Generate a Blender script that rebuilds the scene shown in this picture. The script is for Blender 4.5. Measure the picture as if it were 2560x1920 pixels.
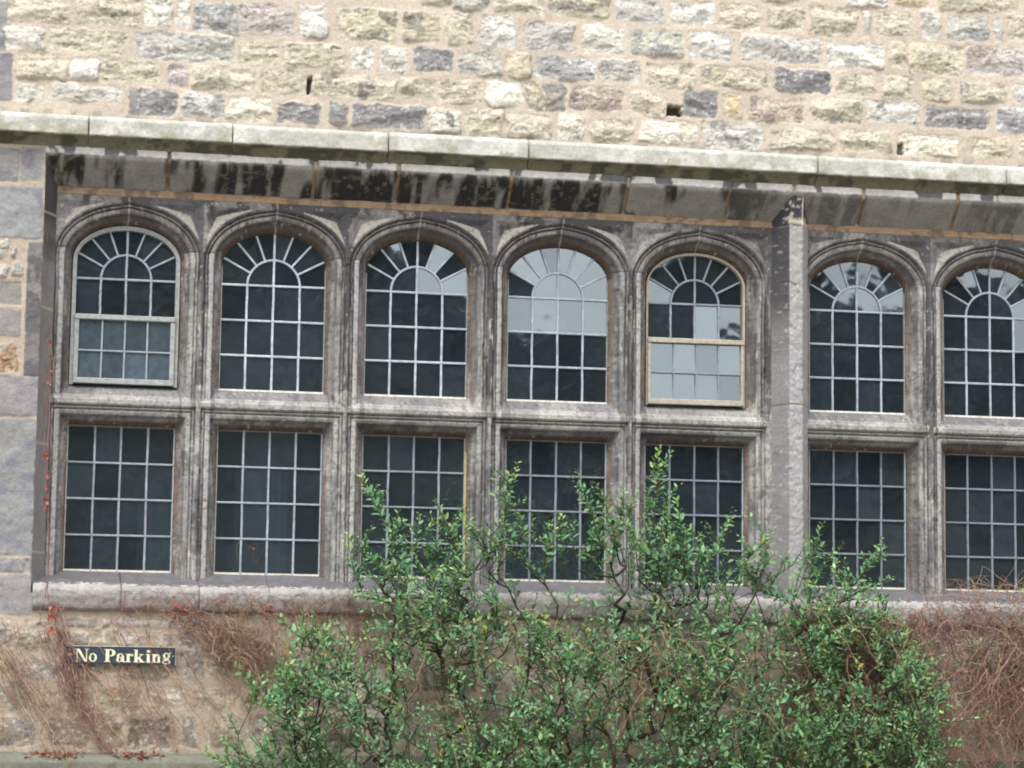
import bpy, math, random
import numpy as np
R=math.radians
# ------------------------------------------------------------------ camera, world, sun, exposure
sc=bpy.context.scene
for o in list(bpy.data.objects): bpy.data.objects.remove(o)
YAW,PITCH,ROLL=0.19166,0.12348,0.01325
CAM=np.array([-0.55694,-12.99234,-0.64643]); FP=6500.0      # focal length in pixels of a 2560 wide frame
_f=np.array([math.sin(YAW)*math.cos(PITCH),math.cos(YAW)*math.cos(PITCH),math.sin(PITCH)])
_r=np.array([math.cos(YAW),-math.sin(YAW),0.0]); _u=np.cross(_r,_f)
CR=_r*math.cos(ROLL)+_u*math.sin(ROLL); CU=-_r*math.sin(ROLL)+_u*math.cos(ROLL); CF=_f
from mathutils import Matrix, Vector
cd=bpy.data.cameras.new('camera'); cam=bpy.data.objects.new('camera',cd); sc.collection.objects.link(cam)
cd.sensor_width=36; cd.lens=FP/2560*36; cd.clip_end=2000; cd.clip_start=.05
cam.matrix_world=Matrix(((CR[0],CU[0],-CF[0],CAM[0]),(CR[1],CU[1],-CF[1],CAM[1]),(CR[2],CU[2],-CF[2],CAM[2]),(0,0,0,1)))
sc.camera=cam
SUN_EL,SUN_AZ=58.0,25.0      # sun stands in front of the wall (towards -Y), a little to the left
w=bpy.data.worlds.new("World"); sc.world=w; w.use_nodes=True
nt=w.node_tree; nt.nodes.clear()
sky=nt.nodes.new('ShaderNodeTexSky'); sky.sky_type='NISHITA'; sky.sun_disc=False
sky.sun_elevation=R(SUN_EL); sky.sun_rotation=R(180+SUN_AZ); sky.dust_density=4; sky.air_density=1.2; sky.ozone_density=1.0
hs=nt.nodes.new('ShaderNodeHueSaturation'); hs.inputs['Saturation'].default_value=.28
bg=nt.nodes.new('ShaderNodeBackground'); bg.inputs['Strength'].default_value=.15
wo=nt.nodes.new('ShaderNodeOutputWorld')
nt.links.new(sky.outputs[0],hs.inputs['Color']); nt.links.new(hs.outputs[0],bg.inputs[0]); nt.links.new(bg.outputs[0],wo.inputs[0])
sd=bpy.data.lights.new('sun','SUN'); sd.energy=.9; sd.angle=R(30); sd.color=(1,.975,.94)
so=bpy.data.objects.new('sun',sd); sc.collection.objects.link(so)
d=Vector((-math.sin(R(SUN_AZ))*math.cos(R(SUN_EL)),-math.cos(R(SUN_AZ))*math.cos(R(SUN_EL)),math.sin(R(SUN_EL))))
so.rotation_euler=d.to_track_quat('Z','Y').to_euler(); so.location=(0,-10,20)
sc.view_settings.view_transform='Standard'; sc.view_settings.look='None'; sc.view_settings.exposure=1.2; sc.view_settings.gamma=1
sc.render.resolution_x=1024; sc.render.resolution_y=768
sc.cycles.filter_width=1.9; sc.cycles.max_bounces=6; sc.cycles.transparent_max_bounces=8

# ------------------------------------------------------------------ helpers
rng=np.random.default_rng(7); rnd=random.Random(5)
def at(px,py,Y):
    """point on the plane y=Y seen at pixel (px,py) of the 2560x1920 photograph"""
    dd=CF*FP+CR*(px-1280)-CU*(py-960); t=(Y-CAM[1])/dd[1]
    return CAM+dd*t
D=2560/2212
def lin(c):
    c=np.asarray(c,float)/255; return np.where(c<=.04045,c/12.92,((c+.055)/1.055)**2.4)
KA=1/1.36
def alb(*c): return lin(c)*KA
WK=.95     # rubble wall is a little duller than first read
def _hash(ix,iz,seed):
    h=(ix.astype(np.int64)*374761393+iz.astype(np.int64)*668265263+seed*1442695041)&0xffffffff
    h=((h^(h>>13))*1274126177)&0xffffffff; h=(h^(h>>16))*2246822519&0xffffffff; h^=h>>15
    return (h&0xffffff)/float(0xffffff)
def vn(x,z,s,seed):
    x=x/s+1000;z=z/s+1000;ix=np.floor(x);iz=np.floor(z);fx=x-ix;fz=z-iz
    fx=fx*fx*fx*(fx*(fx*6-15)+10);fz=fz*fz*fz*(fz*(fz*6-15)+10)
    a=_hash(ix,iz,seed);b=_hash(ix+1,iz,seed);c=_hash(ix,iz+1,seed);e=_hash(ix+1,iz+1,seed)
    return (a*(1-fx)+b*fx)*(1-fz)+(c*(1-fx)+e*fx)*fz
def fbm(x,z,s,seed,oct=4,g=.55):
    v=0;a=1;t=0
    for k in range(oct): v=v+a*vn(x,z,s/2**k,seed+k*17);t+=a;a*=g
    return v/t
def sstep(a,b,x):
    t=np.clip((x-a)/(b-a),0,1); return t*t*(3-2*t)
def link(o,parent=None):
    sc.collection.objects.link(o)
    if parent is not None: o.parent=parent
    return o
def mesh_np(name,V,F,mat,parent=None,col=None,smooth=True):
    V=np.asarray(V,np.float32).reshape(-1,3); F=np.asarray(F,np.int32); k=F.shape[1]
    me=bpy.data.meshes.new(name); me.vertices.add(len(V)); me.vertices.foreach_set('co',V.ravel())
    me.loops.add(F.size); me.loops.foreach_set('vertex_index',F.ravel())
    me.polygons.add(len(F)); me.polygons.foreach_set('loop_start',np.arange(0,F.size,k,dtype=np.int32))
    me.polygons.foreach_set('loop_total',np.full(len(F),k,np.int32))
    if smooth: me.polygons.foreach_set('use_smooth',np.ones(len(F),bool))
    me.update(calc_edges=True)
    if col is not None:
        ca=me.color_attributes.new('Col','FLOAT_COLOR','POINT')
        c4=np.ones((len(V),4),np.float32); c4[:,:3]=np.clip(col.reshape(-1,3),0.002,.95); ca.data.foreach_set('color',c4.ravel())
    me.materials.append(mat)
    return link(bpy.data.objects.new(name,me),parent)
def grid_obj(name,P,col,mat,parent=None,mask=None,flip=False,smooth=True):
    """P (n,m,3) grid of points -> one mesh; mask (n-1,m-1) keeps cells"""
    n,m=P.shape[:2]; idx=np.arange(n*m).reshape(n,m)
    q=np.stack([idx[:-1,:-1],idx[:-1,1:],idx[1:,1:],idx[1:,:-1]],-1)
    q=q[mask] if mask is not None else q.reshape(-1,4)
    q=q.reshape(-1,4)
    if flip: q=q[:,::-1]
    used=np.zeros(n*m,bool); used[q.ravel()]=True; re=np.cumsum(used)-1
    return mesh_np(name,P.reshape(-1,3)[used],re[q],mat,parent,None if col is None else col.reshape(-1,3)[used],smooth)
def empty(name,loc=(0,0,0)):
    o=bpy.data.objects.new(name,None); o.location=loc; o.empty_display_size=.2; return link(o)
def tag(o,label=None,cat=None,group=None,kind=None):
    if label:o['label']=label
    if cat:o['category']=cat
    if group:o['group']=group
    if kind:o['kind']=kind
    return o
class MB:
    def __init__(s): s.v=[];s.f=[];s.c=[]
    def add(s,v,f,c=None):
        b=len(s.v); s.v+= [tuple(p) for p in v]; s.f+=[tuple(b+i for i in q) for q in f]
        s.c+= [tuple(c) if c is not None else (1,1,1)]*len(v)
    def box(s,x0,x1,y0,y1,z0,z1,c=None,bev=0):
        if bev<=0:
            v=[(x,y,z) for x in(x0,x1) for y in(y0,y1) for z in(z0,z1)]
            s.add(v,[(0,1,3,2),(4,6,7,5),(0,4,5,1),(2,3,7,6),(0,2,6,4),(1,5,7,3)],c)
        else:   # front edges (towards -y) chamfered
            b=bev
            v=[(x0,y1,z0),(x1,y1,z0),(x1,y1,z1),(x0,y1,z1),(x0,y0+b,z0),(x1,y0+b,z0),(x1,y0+b,z1),(x0,y0+b,z1),
               (x0+b,y0,z0+b),(x1-b,y0,z0+b),(x1-b,y0,z1-b),(x0+b,y0,z1-b)]
            s.add(v,[(8,9,10,11),(4,5,9,8),(5,6,10,9),(6,7,11,10),(7,4,8,11),(0,1,5,4),(1,2,6,5),(2,3,7,6),(3,0,4,7),(0,3,2,1)],c)
    def build(s,name,mat,parent=None,smooth=False,col=False):
        me=bpy.data.meshes.new(name); me.from_pydata(s.v,[],s.f)
        if smooth: me.polygons.foreach_set('use_smooth',np.ones(len(me.polygons),bool))
        if col:
            ca=me.color_attributes.new('Col','FLOAT_COLOR','POINT'); c4=np.ones((len(s.v),4),np.float32); c4[:,:3]=np.array(s.c); ca.data.foreach_set('color',c4.ravel())
        me.materials.append(mat); me.update()
        return link(bpy.data.objects.new(name,me),parent)
class Tubes:
    """many tapering tubes gathered into one mesh, with a colour per tube"""
    def __init__(s,k=4): s.V=[];s.F=[];s.C=[];s.n=0;s.k=k
    def add(s,P,rad,c):
        P=np.asarray(P,float); n=len(P); k=s.k
        T=np.gradient(P,axis=0); T/=np.linalg.norm(T,axis=1)[:,None]+1e-9
        ref=np.array([.13,-1,.21]); A=np.cross(T,ref); A/=np.linalg.norm(A,axis=1)[:,None]+1e-9; B=np.cross(T,A)
        a=np.arange(k)*2*math.pi/k; rad=np.broadcast_to(rad,(n,))
        V=P[:,None]+rad[:,None,None]*(A[:,None]*np.cos(a)[None,:,None]+B[:,None]*np.sin(a)[None,:,None])
        i=np.arange(n-1)[:,None]*k+np.arange(k)[None]; j=np.arange(n-1)[:,None]*k+(np.arange(k)[None]+1)%k
        F=np.stack([i,j,j+k,i+k],-1).reshape(-1,4)+s.n
        s.V.append(V.reshape(-1,3)); s.F.append(F); s.C.append(np.broadcast_to(np.asarray(c),(n*k,3))); s.n+=n*k
    def build(s,name,mat,parent=None):
        return mesh_np(name,np.concatenate(s.V),np.concatenate(s.F),mat,parent,np.concatenate(s.C))

# ------------------------------------------------------------------ materials
def mat_new(name):
    m=bpy.data.materials.new(name); m.use_nodes=True; t=m.node_tree; b=t.nodes['Principled BSDF']; return m,t,b
def N(t,ty,**kw):
    n=t.nodes.new(ty)
    for k,v in kw.items():
        if k in n.inputs: n.inputs[k].default_value=v
        else: setattr(n,k,v)
    return n
def col_mat(name,rough=.9,var=.25,scale=60,spec=.25,bump=.6,bscale=180,bdist=.004,speck=.0,metal=0,streak=None):
    """surface whose own colour comes from its colour attribute, varied by procedural noise"""
    m,t,b=mat_new(name); L=t.links.new
    at_=N(t,'ShaderNodeAttribute'); at_.attribute_name='Col'
    tc=N(t,'ShaderNodeTexCoord')
    n1=N(t,'ShaderNodeTexNoise',Scale=scale,Detail=6,Roughness=.65); L(tc.outputs['Object'],n1.inputs['Vector'])
    mr=N(t,'ShaderNodeMapRange'); mr.inputs['From Min'].default_value=.3; mr.inputs['From Max'].default_value=.7
    mr.inputs['To Min'].default_value=1-var; mr.inputs['To Max'].default_value=1+var; L(n1.outputs['Fac'],mr.inputs['Value'])
    mx=N(t,'ShaderNodeVectorMath',operation='SCALE'); L(at_.outputs['Color'],mx.inputs[0]); L(mr.outputs[0],mx.inputs['Scale'])
    out=mx.outputs[0]
    if speck>0:
        v=N(t,'ShaderNodeTexNoise',Scale=320.0,Detail=2,Roughness=.5); L(tc.outputs['Object'],v.inputs['Vector'])
        m2=N(t,'ShaderNodeMapRange'); m2.inputs['From Min'].default_value=.60; m2.inputs['From Max'].default_value=.72; m2.inputs['To Max'].default_value=speck; L(v.outputs['Fac'],m2.inputs['Value'])
        mm=N(t,'ShaderNodeMix',data_type='RGBA'); L(m2.outputs[0],mm.inputs[0]); L(out,mm.inputs[6]); mm.inputs[7].default_value=(.5,.48,.44,1); out=mm.outputs[2]
    L(out,b.inputs['Base Color'])
    b.inputs['Roughness'].default_value=rough; b.inputs['Specular IOR Level'].default_value=spec; b.inputs['Metallic'].default_value=metal
    n2=N(t,'ShaderNodeTexNoise',Scale=bscale,Detail=5,Roughness=.6); L(tc.outputs['Object'],n2.inputs['Vector'])
    bp=N(t,'ShaderNodeBump',Strength=bump,Distance=bdist); L(n2.outputs['Fac'],bp.inputs['Height']); L(bp.outputs[0],b.inputs['Normal'])
    return m
M_rub=col_mat('rubble_stone',var=.14,scale=70,bump=.8,bdist=.006,bscale=120)
M_ash=col_mat('dressed_stone',var=.18,scale=60,bump=.9,bdist=.005,bscale=150,speck=.14)
M_lead=col_mat('lead',rough=.55,var=.25,scale=40,spec=.4,bump=.3,bdist=.001)
M_paint=col_mat('old_paint',rough=.7,var=.28,scale=45,spec=.3,bump=.3,bdist=.001,bscale=90)
M_bark=col_mat('bark',rough=.85,var=.25,scale=50)
M_sign=col_mat('sign_paint',rough=.45,var=.16,scale=20,spec=.4,bump=.1,bdist=.0005)
def leaf_mat():
    m,t,b=mat_new('leaf'); L=t.links.new
    a=N(t,'ShaderNodeAttribute'); a.attribute_name='Col'; L(a.outputs['Color'],b.inputs['Base Color'])
    b.inputs['Roughness'].default_value=.5; b.inputs['Specular IOR Level'].default_value=.4
    tr=N(t,'ShaderNodeBsdfTranslucent'); L(a.outputs['Color'],tr.inputs['Color'])
    mx=N(t,'ShaderNodeMixShader',Fac=.32); L(b.outputs[0],mx.inputs[1]); L(tr.outputs[0],mx.inputs[2]); L(mx.outputs[0],t.nodes['Material Output'].inputs[0])
    return m
M_leaf=leaf_mat()
def glass_mat():
    m,t,b=mat_new('window_glass'); L=t.links.new; t.nodes.remove(b)
    tc=N(t,'ShaderNodeTexCoord'); n=N(t,'ShaderNodeTexNoise',Scale=4.5,Detail=2,Roughness=.35,Distortion=.3); L(tc.outputs['Object'],n.inputs['Vector'])
    bp=N(t,'ShaderNodeBump',Strength=1.0,Distance=.0024); L(n.outputs['Fac'],bp.inputs['Height'])
    g=N(t,'ShaderNodeBsdfGlossy',Roughness=.03); g.inputs['Color'].default_value=(.84,.95,1,1); L(bp.outputs[0],g.inputs['Normal'])
    tr=N(t,'ShaderNodeBsdfTransparent'); tr.inputs['Color'].default_value=(.50,.66,.74,1)
    df=N(t,'ShaderNodeBsdfDiffuse'); df.inputs['Color'].default_value=(.14,.19,.245,1)
    n2=N(t,'ShaderNodeTexNoise',Scale=30.0,Detail=6,Roughness=.75); L(tc.outputs['Object'],n2.inputs['Vector'])
    mr=N(t,'ShaderNodeMapRange'); mr.inputs['From Min'].default_value=.35; mr.inputs['From Max'].default_value=.8; mr.inputs['To Min'].default_value=.10; mr.inputs['To Max'].default_value=.22; L(n2.outputs['Fac'],mr.inputs['Value'])
    pa=N(t,'ShaderNodeAttribute'); pa.attribute_name='Col'; sx_=N(t,'ShaderNodeSeparateColor'); L(pa.outputs['Color'],sx_.inputs[0]); gm_=N(t,'ShaderNodeVectorMath',operation='SCALE'); gm_.inputs[0].default_value=(.86,.96,1.0); L(sx_.outputs[1],gm_.inputs['Scale']); L(gm_.outputs[0],g.inputs['Color']); mu=N(t,'ShaderNodeMath',operation='MULTIPLY'); L(mr.outputs[0],mu.inputs[0]); L(sx_.outputs[0],mu.inputs[1])
    m1=N(t,'ShaderNodeMixShader'); L(mu.outputs[0],m1.inputs[0]); L(tr.outputs[0],m1.inputs[1]); L(df.outputs[0],m1.inputs[2])
    m2=N(t,'ShaderNodeMixShader',Fac=.24); L(m1.outputs[0],m2.inputs[1]); L(g.outputs[0],m2.inputs[2])
    L(m2.outputs[0],t.nodes['Material Output'].inputs[0]); return m
M_glass=glass_mat()
def noise_mat(name,c1,c2,scale,rough=.95,bump=0.5,bd=.05):
    m,t,b=mat_new(name); L=t.links.new; tc=N(t,'ShaderNodeTexCoord'); n=N(t,'ShaderNodeTexNoise',Scale=scale,Detail=8,Roughness=.65); L(tc.outputs['Object'],n.inputs['Vector'])
    cr=N(t,'ShaderNodeValToRGB'); cr.color_ramp.elements[0].position=.35; cr.color_ramp.elements[0].color=(*c1,1); cr.color_ramp.elements[1].position=.68; cr.color_ramp.elements[1].color=(*c2,1)
    L(n.outputs['Fac'],cr.inputs[0]); L(cr.outputs[0],b.inputs['Base Color']); b.inputs['Roughness'].default_value=rough; b.inputs['Specular IOR Level'].default_value=.2
    bp=N(t,'ShaderNodeBump',Strength=bump,Distance=bd); L(n.outputs['Fac'],bp.inputs['Height']); L(bp.outputs[0],b.inputs['Normal']); return m
M_gravel=noise_mat('gravel',(.25,.24,.21),(.45,.42,.37),9)
M_hill=noise_mat('hillside',(.008,.013,.009),(.035,.045,.026),.9,bd=.6)
M_plaster=noise_mat('room_plaster',(.10,.10,.085),(.17,.17,.15),1.2)
M_dark=noise_mat('room_floor',(.03,.025,.02),(.07,.05,.035),3)
M_cloth=noise_mat('pale_cloth',(.10,.11,.11),(.16,.17,.17),2)

# ================================================================== THE BUILDING
GZ=-2.3                                   # ground level (z=0 is the foot of the glass)
B=empty('stone_building',(2.5,0,GZ)); tag(B,'old stone building with a long mullioned window of arched lights','building')
BM=B
def child(o): o.parent=B; o.matrix_parent_inverse=Matrix.Translation((-2.5,0,-GZ)); return o
XL,XR=-.43,5.84                           # window opening between the outer arrises
# ---- stones read off the photograph: boxes in zoom pixels (scale .40687) from an origin, and a kind
Z=.40687
SA=[(30,-40,440,140,'C'),(470,-40,860,160,'C'),(885,-40,1055,170,'W'),(1085,-40,1165,170,'W'),(1190,10,1478,203,'L'),(1466,16,1815,215,'P'),(1835,20,2010,240,'W'),
(-60,0,40,310,'Q'),(-60,320,72,610,'Q'),(30,155,265,305,'W'),(300,175,780,325,'C'),(840,200,1440,375,'V'),(1465,260,1705,395,'C'),(1745,265,2120,425,'C'),
(105,325,410,485,'C'),(435,355,600,490,'W'),(625,365,970,515,'C'),(1030,400,1150,530,'P'),(1190,400,1560,555,'C'),(1600,430,1885,570,'C'),
(100,515,270,615,'W'),(315,525,750,620,'W'),(785,545,1090,710,'G'),(1120,570,1375,720,'H'),(1395,595,1665,755,'X'),(1710,630,1975,755,'G'),(2020,630,2130,760,'G')]
SB=[(500,-30,700,30,'C'),(710,-30,920,60,'L'),(930,-30,1250,90,'C'),(1290,-30,1650,100,'D'),(1695,0,2000,140,'V'),(2035,10,2300,150,'W'),
(0,50,350,250,'D'),(385,70,615,250,'D'),(655,80,815,270,'C'),(860,95,1080,300,'W'),(1140,135,1445,305,'V'),(1490,160,1745,330,'W'),(1795,185,2110,345,'L'),
(-45,290,35,440,'C'),(60,295,205,435,'W'),(245,285,415,430,'W'),(450,290,705,440,'G'),(725,310,1000,460,'L'),(1020,330,1175,470,'C'),(1205,345,1570,490,'H'),(1595,370,1845,505,'L'),(1880,390,2195,545,'C'),
(-170,455,345,605,'D'),(375,480,585,605,'C'),(605,490,880,630,'C'),(900,495,1125,655,'X'),(1150,505,1390,685,'K'),(1415,530,1745,680,'T'),(1785,560,2010,710,'C'),
(70,640,525,785,'G'),(540,665,735,820,'H2'),(765,665,1000,825,'C'),(1025,705,1305,845,'C'),(1335,700,1500,870,'X'),(1545,735,1805,890,'C'),(1845,745,2205,880,'X')]
SC=[(335,25,595,180,'C'),(630,50,870,185,'C'),(900,40,1190,220,'C'),(1225,65,1270,220,'W'),(1310,70,1535,215,'D'),(1585,55,1700,245,'W'),(1735,95,2005,245,'L'),(2030,120,2090,270,'W'),(2120,110,2340,250,'C'),
(570,-40,830,10,'C'),(1120,-40,1370,35,'W'),(1420,-40,1610,30,'O'),(1680,-40,2190,70,'C'),
(160,190,425,365,'W'),(485,215,970,380,'V'),(1005,260,1360,415,'W'),(1395,240,1480,410,'C'),(1505,275,1840,460,'C'),(1865,295,2340,470,'T2'),
(240,410,640,545,'D'),(675,420,1035,565,'G'),(1070,450,1295,590,'C'),(1330,465,1530,610,'D'),(1580,490,1770,615,'C'),(1820,505,2110,630,'D'),(2150,525,2340,635,'H2'),
(115,555,330,720,'G'),(365,575,475,715,'O'),(520,595,870,740,'T'),(910,610,1220,755,'D'),(1240,620,1570,755,'H2'),(1610,660,2000,795,'G'),(2045,660,2340,820,'H'),
(245,755,615,910,'V'),(650,795,1050,915,'C'),(1095,800,1390,940,'C'),(1440,825,1810,960,'X'),(1870,850,2135,970,'D'),(2180,850,2340,960,'C')]
SDl=[(-40,-25,120,180,'Q'),(130,-25,262,180,'Q'),(-40,212,258,530,'Qb'),(-20,540,45,650,'L'),(65,575,100,640,'G'),(-20,690,50,760,'L'),(70,680,135,750,'L'),(-30,790,130,935,'Ql'),(-30,960,125,1130,'Ql'),(-30,1170,110,1345,'O2'),(160,550,270,1385,'Qd')]
SE=[(-40,-30,238,222,'Q'),(-40,237,222,1080,'Qb'),(-40,1095,150,1180,'Q'),(150,1090,200,1185,'Q'),(-40,1195,205,1440,'Q')]
SF=[(-20,270,70,330,'l'),(145,265,305,310,'l'),(395,255,590,318,'g'),(625,280,670,312,'l'),(710,265,1130,320,'l'),(1160,262,1420,322,'l'),(-20,330,75,430,'g'),(95,340,300,470,'c'),(405,335,545,420,'g'),(555,330,720,425,'c'),(760,345,890,425,'w'),(960,345,1070,432,'w'),(1100,320,1230,460,'w'),
(-20,480,90,600,'c'),(125,510,410,630,'l'),(440,560,620,640,'c'),(640,560,1040,640,'c'),(1100,470,1260,640,'l'),(1280,400,1420,620,'c'),(-20,640,190,830,'c'),(245,700,500,830,'c'),(560,700,860,835,'c'),(905,690,1140,815,'c'),(1190,680,1450,830,'c'),
(-20,870,220,1050,'g'),(290,865,550,1050,'g'),(620,860,750,1060,'g'),(790,870,1060,1060,'d'),(1110,870,1220,1060,'l'),(1260,860,1500,1060,'c'),
(1450,340,1700,480,'c'),(1460,520,1640,650,'c'),(1680,500,1900,640,'l'),(1500,690,1800,820,'c'),(1850,680,2100,830,'g'),(1560,860,1850,1050,'l'),(1900,870,2200,1060,'d')]
PAL={'C':(216,207,184),'W':(229,226,216),'X':(236,231,215),'G':(156,155,156),'L':(203,201,191),'V':(208,206,199),'D':(208,200,177),'H':(174,173,174),'H2':(220,216,207),'K':(166,162,152),'P':(196,186,180),'T':(196,182,166),'T2':(208,203,197),'O':(212,194,158),
'Q':(160,157,157),'Qb':(155,156,159),'Ql':(156,151,147),'Qd':(138,134,131),'O2':(172,158,140),'l':(188,181,171),'g':(154,147,139),'c':(188,178,157),'w':(208,202,192),'d':(166,157,141)}
PATCH={'D':((160,155,145),.60),'V':((172,171,170),.60),'H':((225,224,220),.56),'H2':((146,145,146),.60),'K':((205,195,165),.58),'T':((172,158,150),.55),'T2':((180,168,160),.52),'C':((196,190,170),.55),'W':((205,203,196),.58),'L':((170,172,170),.57),'G':((142,142,146),.55),
 'Q':((140,139,146),.6),'Qb':((140,143,152),.6),'Qd':((112,108,110),.5),'O2':((170,136,104),.6),'c':((162,152,132),.52),'l':((150,142,132),.55),'g':((165,152,130),.55),'w':((165,160,152),.57),'d':((125,116,102),.5),'X':((228,216,190),.6)}
stones=[]   # (cx,cz,w,h,kind)
def addz(L,ox,oy,Y=-.01):
    for x0,y0,x1,y1,k in L:
        p0=at(ox+x0*Z,oy+(y0+y1)/2*Z,Y); p1=at(ox+x1*Z,oy+(y0+y1)/2*Z,Y)
        q0=at(ox+(x0+x1)/2*Z,oy+y0*Z,Y); q1=at(ox+(x0+x1)/2*Z,oy+y1*Z,Y)
        stones.append(((p0[0]+p1[0])/2,(q0[2]+q1[2])/2,p1[0]-p0[0]+.008,q0[2]-q1[2]+.006,k))
addz(SA,0,0);addz(SB,850,0);addz(SC,1660,0);addz(SDl,0,380);addz(SE,0,950);addz(SF,0,1440)
manual=list(stones)
def auto_rows(x0,x1,z0,z1,hr,kinds,seed):
    r=random.Random(seed); z=z0; out=[]
    while z<z1:
        h=r.uniform(*hr); x=x0+r.uniform(-.3,0)
        while x<x1:
            ww=r.choice([r.uniform(.1,.2),r.uniform(.2,.36),r.uniform(.24,.42)]); 
            out.append((x+ww/2,z+h/2+r.uniform(-.006,.006),ww-.022,h-.022,r.choice(kinds))); x+=ww
        z+=h
    return out
def free(s,tol=.012):
    for m in manual:
        if abs(s[0]-m[0])<(s[2]+m[2])/2-tol and abs(s[1]-m[1])<(s[3]+m[3])/2-tol: return False
    return True
UK='CCCCWWLGDVXHTC'; LK='cccllgdw'
up=auto_rows(-3,8,2.27,4.3,(.10,.15),UK,3); lo=auto_rows(-3,8,-2.2,-.22,(.10,.15),LK,4)
sid=auto_rows(-3,-.45,-.2,2.1,(.10,.2),'QlLCG',5)+auto_rows(6.05,8,-.2,2.1,(.10,.2),'QlLCG',6)
FX0,FX1=-.72,4.80
for s in up:
    inside=FX0-.05<s[0]+s[2]/2 and s[0]-s[2]/2<FX1 and s[1]-s[3]/2<3.05
    if not inside and free(s): stones.append(s)
for s in lo:
    if s[1]-s[3]/2<-.92 and s[1]>-.95: continue
    inside=s[0]-s[2]/2<.85 and s[0]+s[2]/2>-.72 and s[1]>-.93
    if not inside and free(s): stones.append(s)
for s in sid:
    if s[0]+s[2]/2>XR+.05 or s[0]+s[2]/2<-.70: 
        if free(s): stones.append(s)
for zz in np.arange(-.2,2.1,.38): stones.append((XR+.11,zz+.18,.20,.36,'Q'))
# ---- non uniform grid: fine where the picture is, coarser beyond
st=.0055
gx=np.concatenate([np.arange(-3,-.8,.02),np.arange(-.8,4.9,st),np.arange(4.9,8,.02)])
gz=np.concatenate([np.arange(GZ,-1.0,.02),np.arange(-1.0,3.3,st),np.arange(3.3,4.3,.02)])
GX,GZZ=np.meshgrid(gx,gz,indexing='xy')     # rows z, cols x
Hh=fbm(GX,GZZ,.05,11,3)*.004+fbm(GX,GZZ,.3,12,2)*.006-.004
upper=sstep(2.0,2.2,GZZ)[...,None]
mn=fbm(GX,GZZ,.02,13,3)[...,None]; mn2=fbm(GX,GZZ,.35,14,3)[...,None]
colw=(alb(190,176,158)*(1-upper)+alb(207,195,179)*upper)*(.86+.28*mn)*(.85+.3*mn2)
for si,(cx,cz,sw,sh,k) in enumerate(stones):
    pad=.03
    i0,i1=np.searchsorted(gx,[cx-sw/2-pad,cx+sw/2+pad]); j0,j1=np.searchsorted(gz,[cz-sh/2-pad,cz+sh/2+pad])
    if i1-i0<2 or j1-j0<2: continue
    x=GX[j0:j1,i0:i1]; z=GZZ[j0:j1,i0:i1]; sl=(slice(j0,j1),slice(i0,i1))
    ash=k[0]=='Q'; low=k.islower()
    wa=.006 if ash else .018
    wx=x+(fbm(x,z,.05,100+si,3)-.5)*2*wa; wz=z+(fbm(x,z,.05,300+si,3)-.5)*2*wa
    r=.008 if ash else min(.03,.28*min(sw,sh))*rnd.uniform(.5,1)
    sk=rnd.uniform(-.05,.05)*(0 if ash else 1)
    qx=np.abs(wx-cx+sk*(wz-cz))-sw/2+r-(0 if ash else rnd.uniform(-.003,.003)); qz=np.abs(wz-cz)-sh/2+r
    sdv=np.hypot(np.maximum(qx,0),np.maximum(qz,0))+np.minimum(np.maximum(qx,qz),0)-r
    t=np.clip(-sdv/(.012 if ash else .022),0,1)
    amp=.004 if ash else (rnd.uniform(.005,.012) if low else rnd.uniform(.012,.024))
    h=amp*np.sqrt(1-(1-t)**2)
    if not ash:
        for q in range(6):
            a=rnd.uniform(0,6.28); g=rnd.uniform(.12,.5)*(.6 if low else 1); off=rnd.uniform(.3,1.0)*amp
            pl=off+g*((x-cx)*math.cos(a)/max(sw,.12)*.12+(z-cz)*math.sin(a))+amp*.4
            h=np.minimum(h,np.maximum(pl,0))
        rid=1-np.abs(2*fbm(x+si,z*1.8,.075,500+si,3)-1)
        h=h+t*((rid-.75)*.011+(fbm(x,z*1.3,.10,650+si,4)-.5)*.020+(fbm(x,z*1.6,.018,700+si,3)-.5)*.007)*(.55 if low else .95)
    else:
        h=h+t*(fbm(x,z,.12,500+si,5)-.5)*.024
    inn=sdv<0
    g_=alb(*PAL[k]); g_=g_*.93+.07*g_.mean(); base=g_*WK*rnd.uniform(.92,1.06)*np.array([1,rnd.uniform(.985,1.01),rnd.uniform(.95,1.03)])
    c=np.broadcast_to(base,x.shape+(3,)).copy()
    c*= (.86+.28*fbm(x,z*1.6,.03,800+si,3))[...,None]
    if k in PATCH:
        pc,th=PATCH[k]; pc=tuple(q*.96 for q in pc); f=sstep(th-.03,th+.05,fbm(x,z*1.2,.09,900+si,4))[...,None]; c=c*(1-f)+alb(*pc)*f
    if not ash:   # dark specks and crevice dirt
        f=(sstep(.64,.72,fbm(x,z*1.4,.018,950+si,3))*.45)[...,None]; c=c*(1-f)+alb(138,130,118)*f
        f=(sstep(.62,.70,fbm(x,z,.022,970+si,3))*.35)[...,None]; c=c*(1-f)+alb(245,240,230)*f
    if not ash:
        f=(sstep(.90,.97,1-np.abs(2*fbm(x+.3*si,z*2.2,.06,1500+si,3)-1))*sstep(.45,.6,fbm(x,z,.07,1600+si,2))*.55)[...,None]; c=c*(1-f)+alb(112,106,96)*f; h=h-f[...,0]*.004*inn
    m=sstep(-.001,.006+(0 if ash else .004),-sdv-(0 if ash else .009*np.clip(fbm(x,z,.045,990+si,3)-.46,0,1)*4*.5))[...,None]
    Hh[sl]=np.where(inn,np.maximum(Hh[sl],0)*0+h,Hh[sl]); colw[sl]=colw[sl]*(1-m)+c*m
lf=((GX<XL+.1)&(GX>-.75)&(GZZ<2.2)&(GZZ>-.25))[...,None]; 
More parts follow.
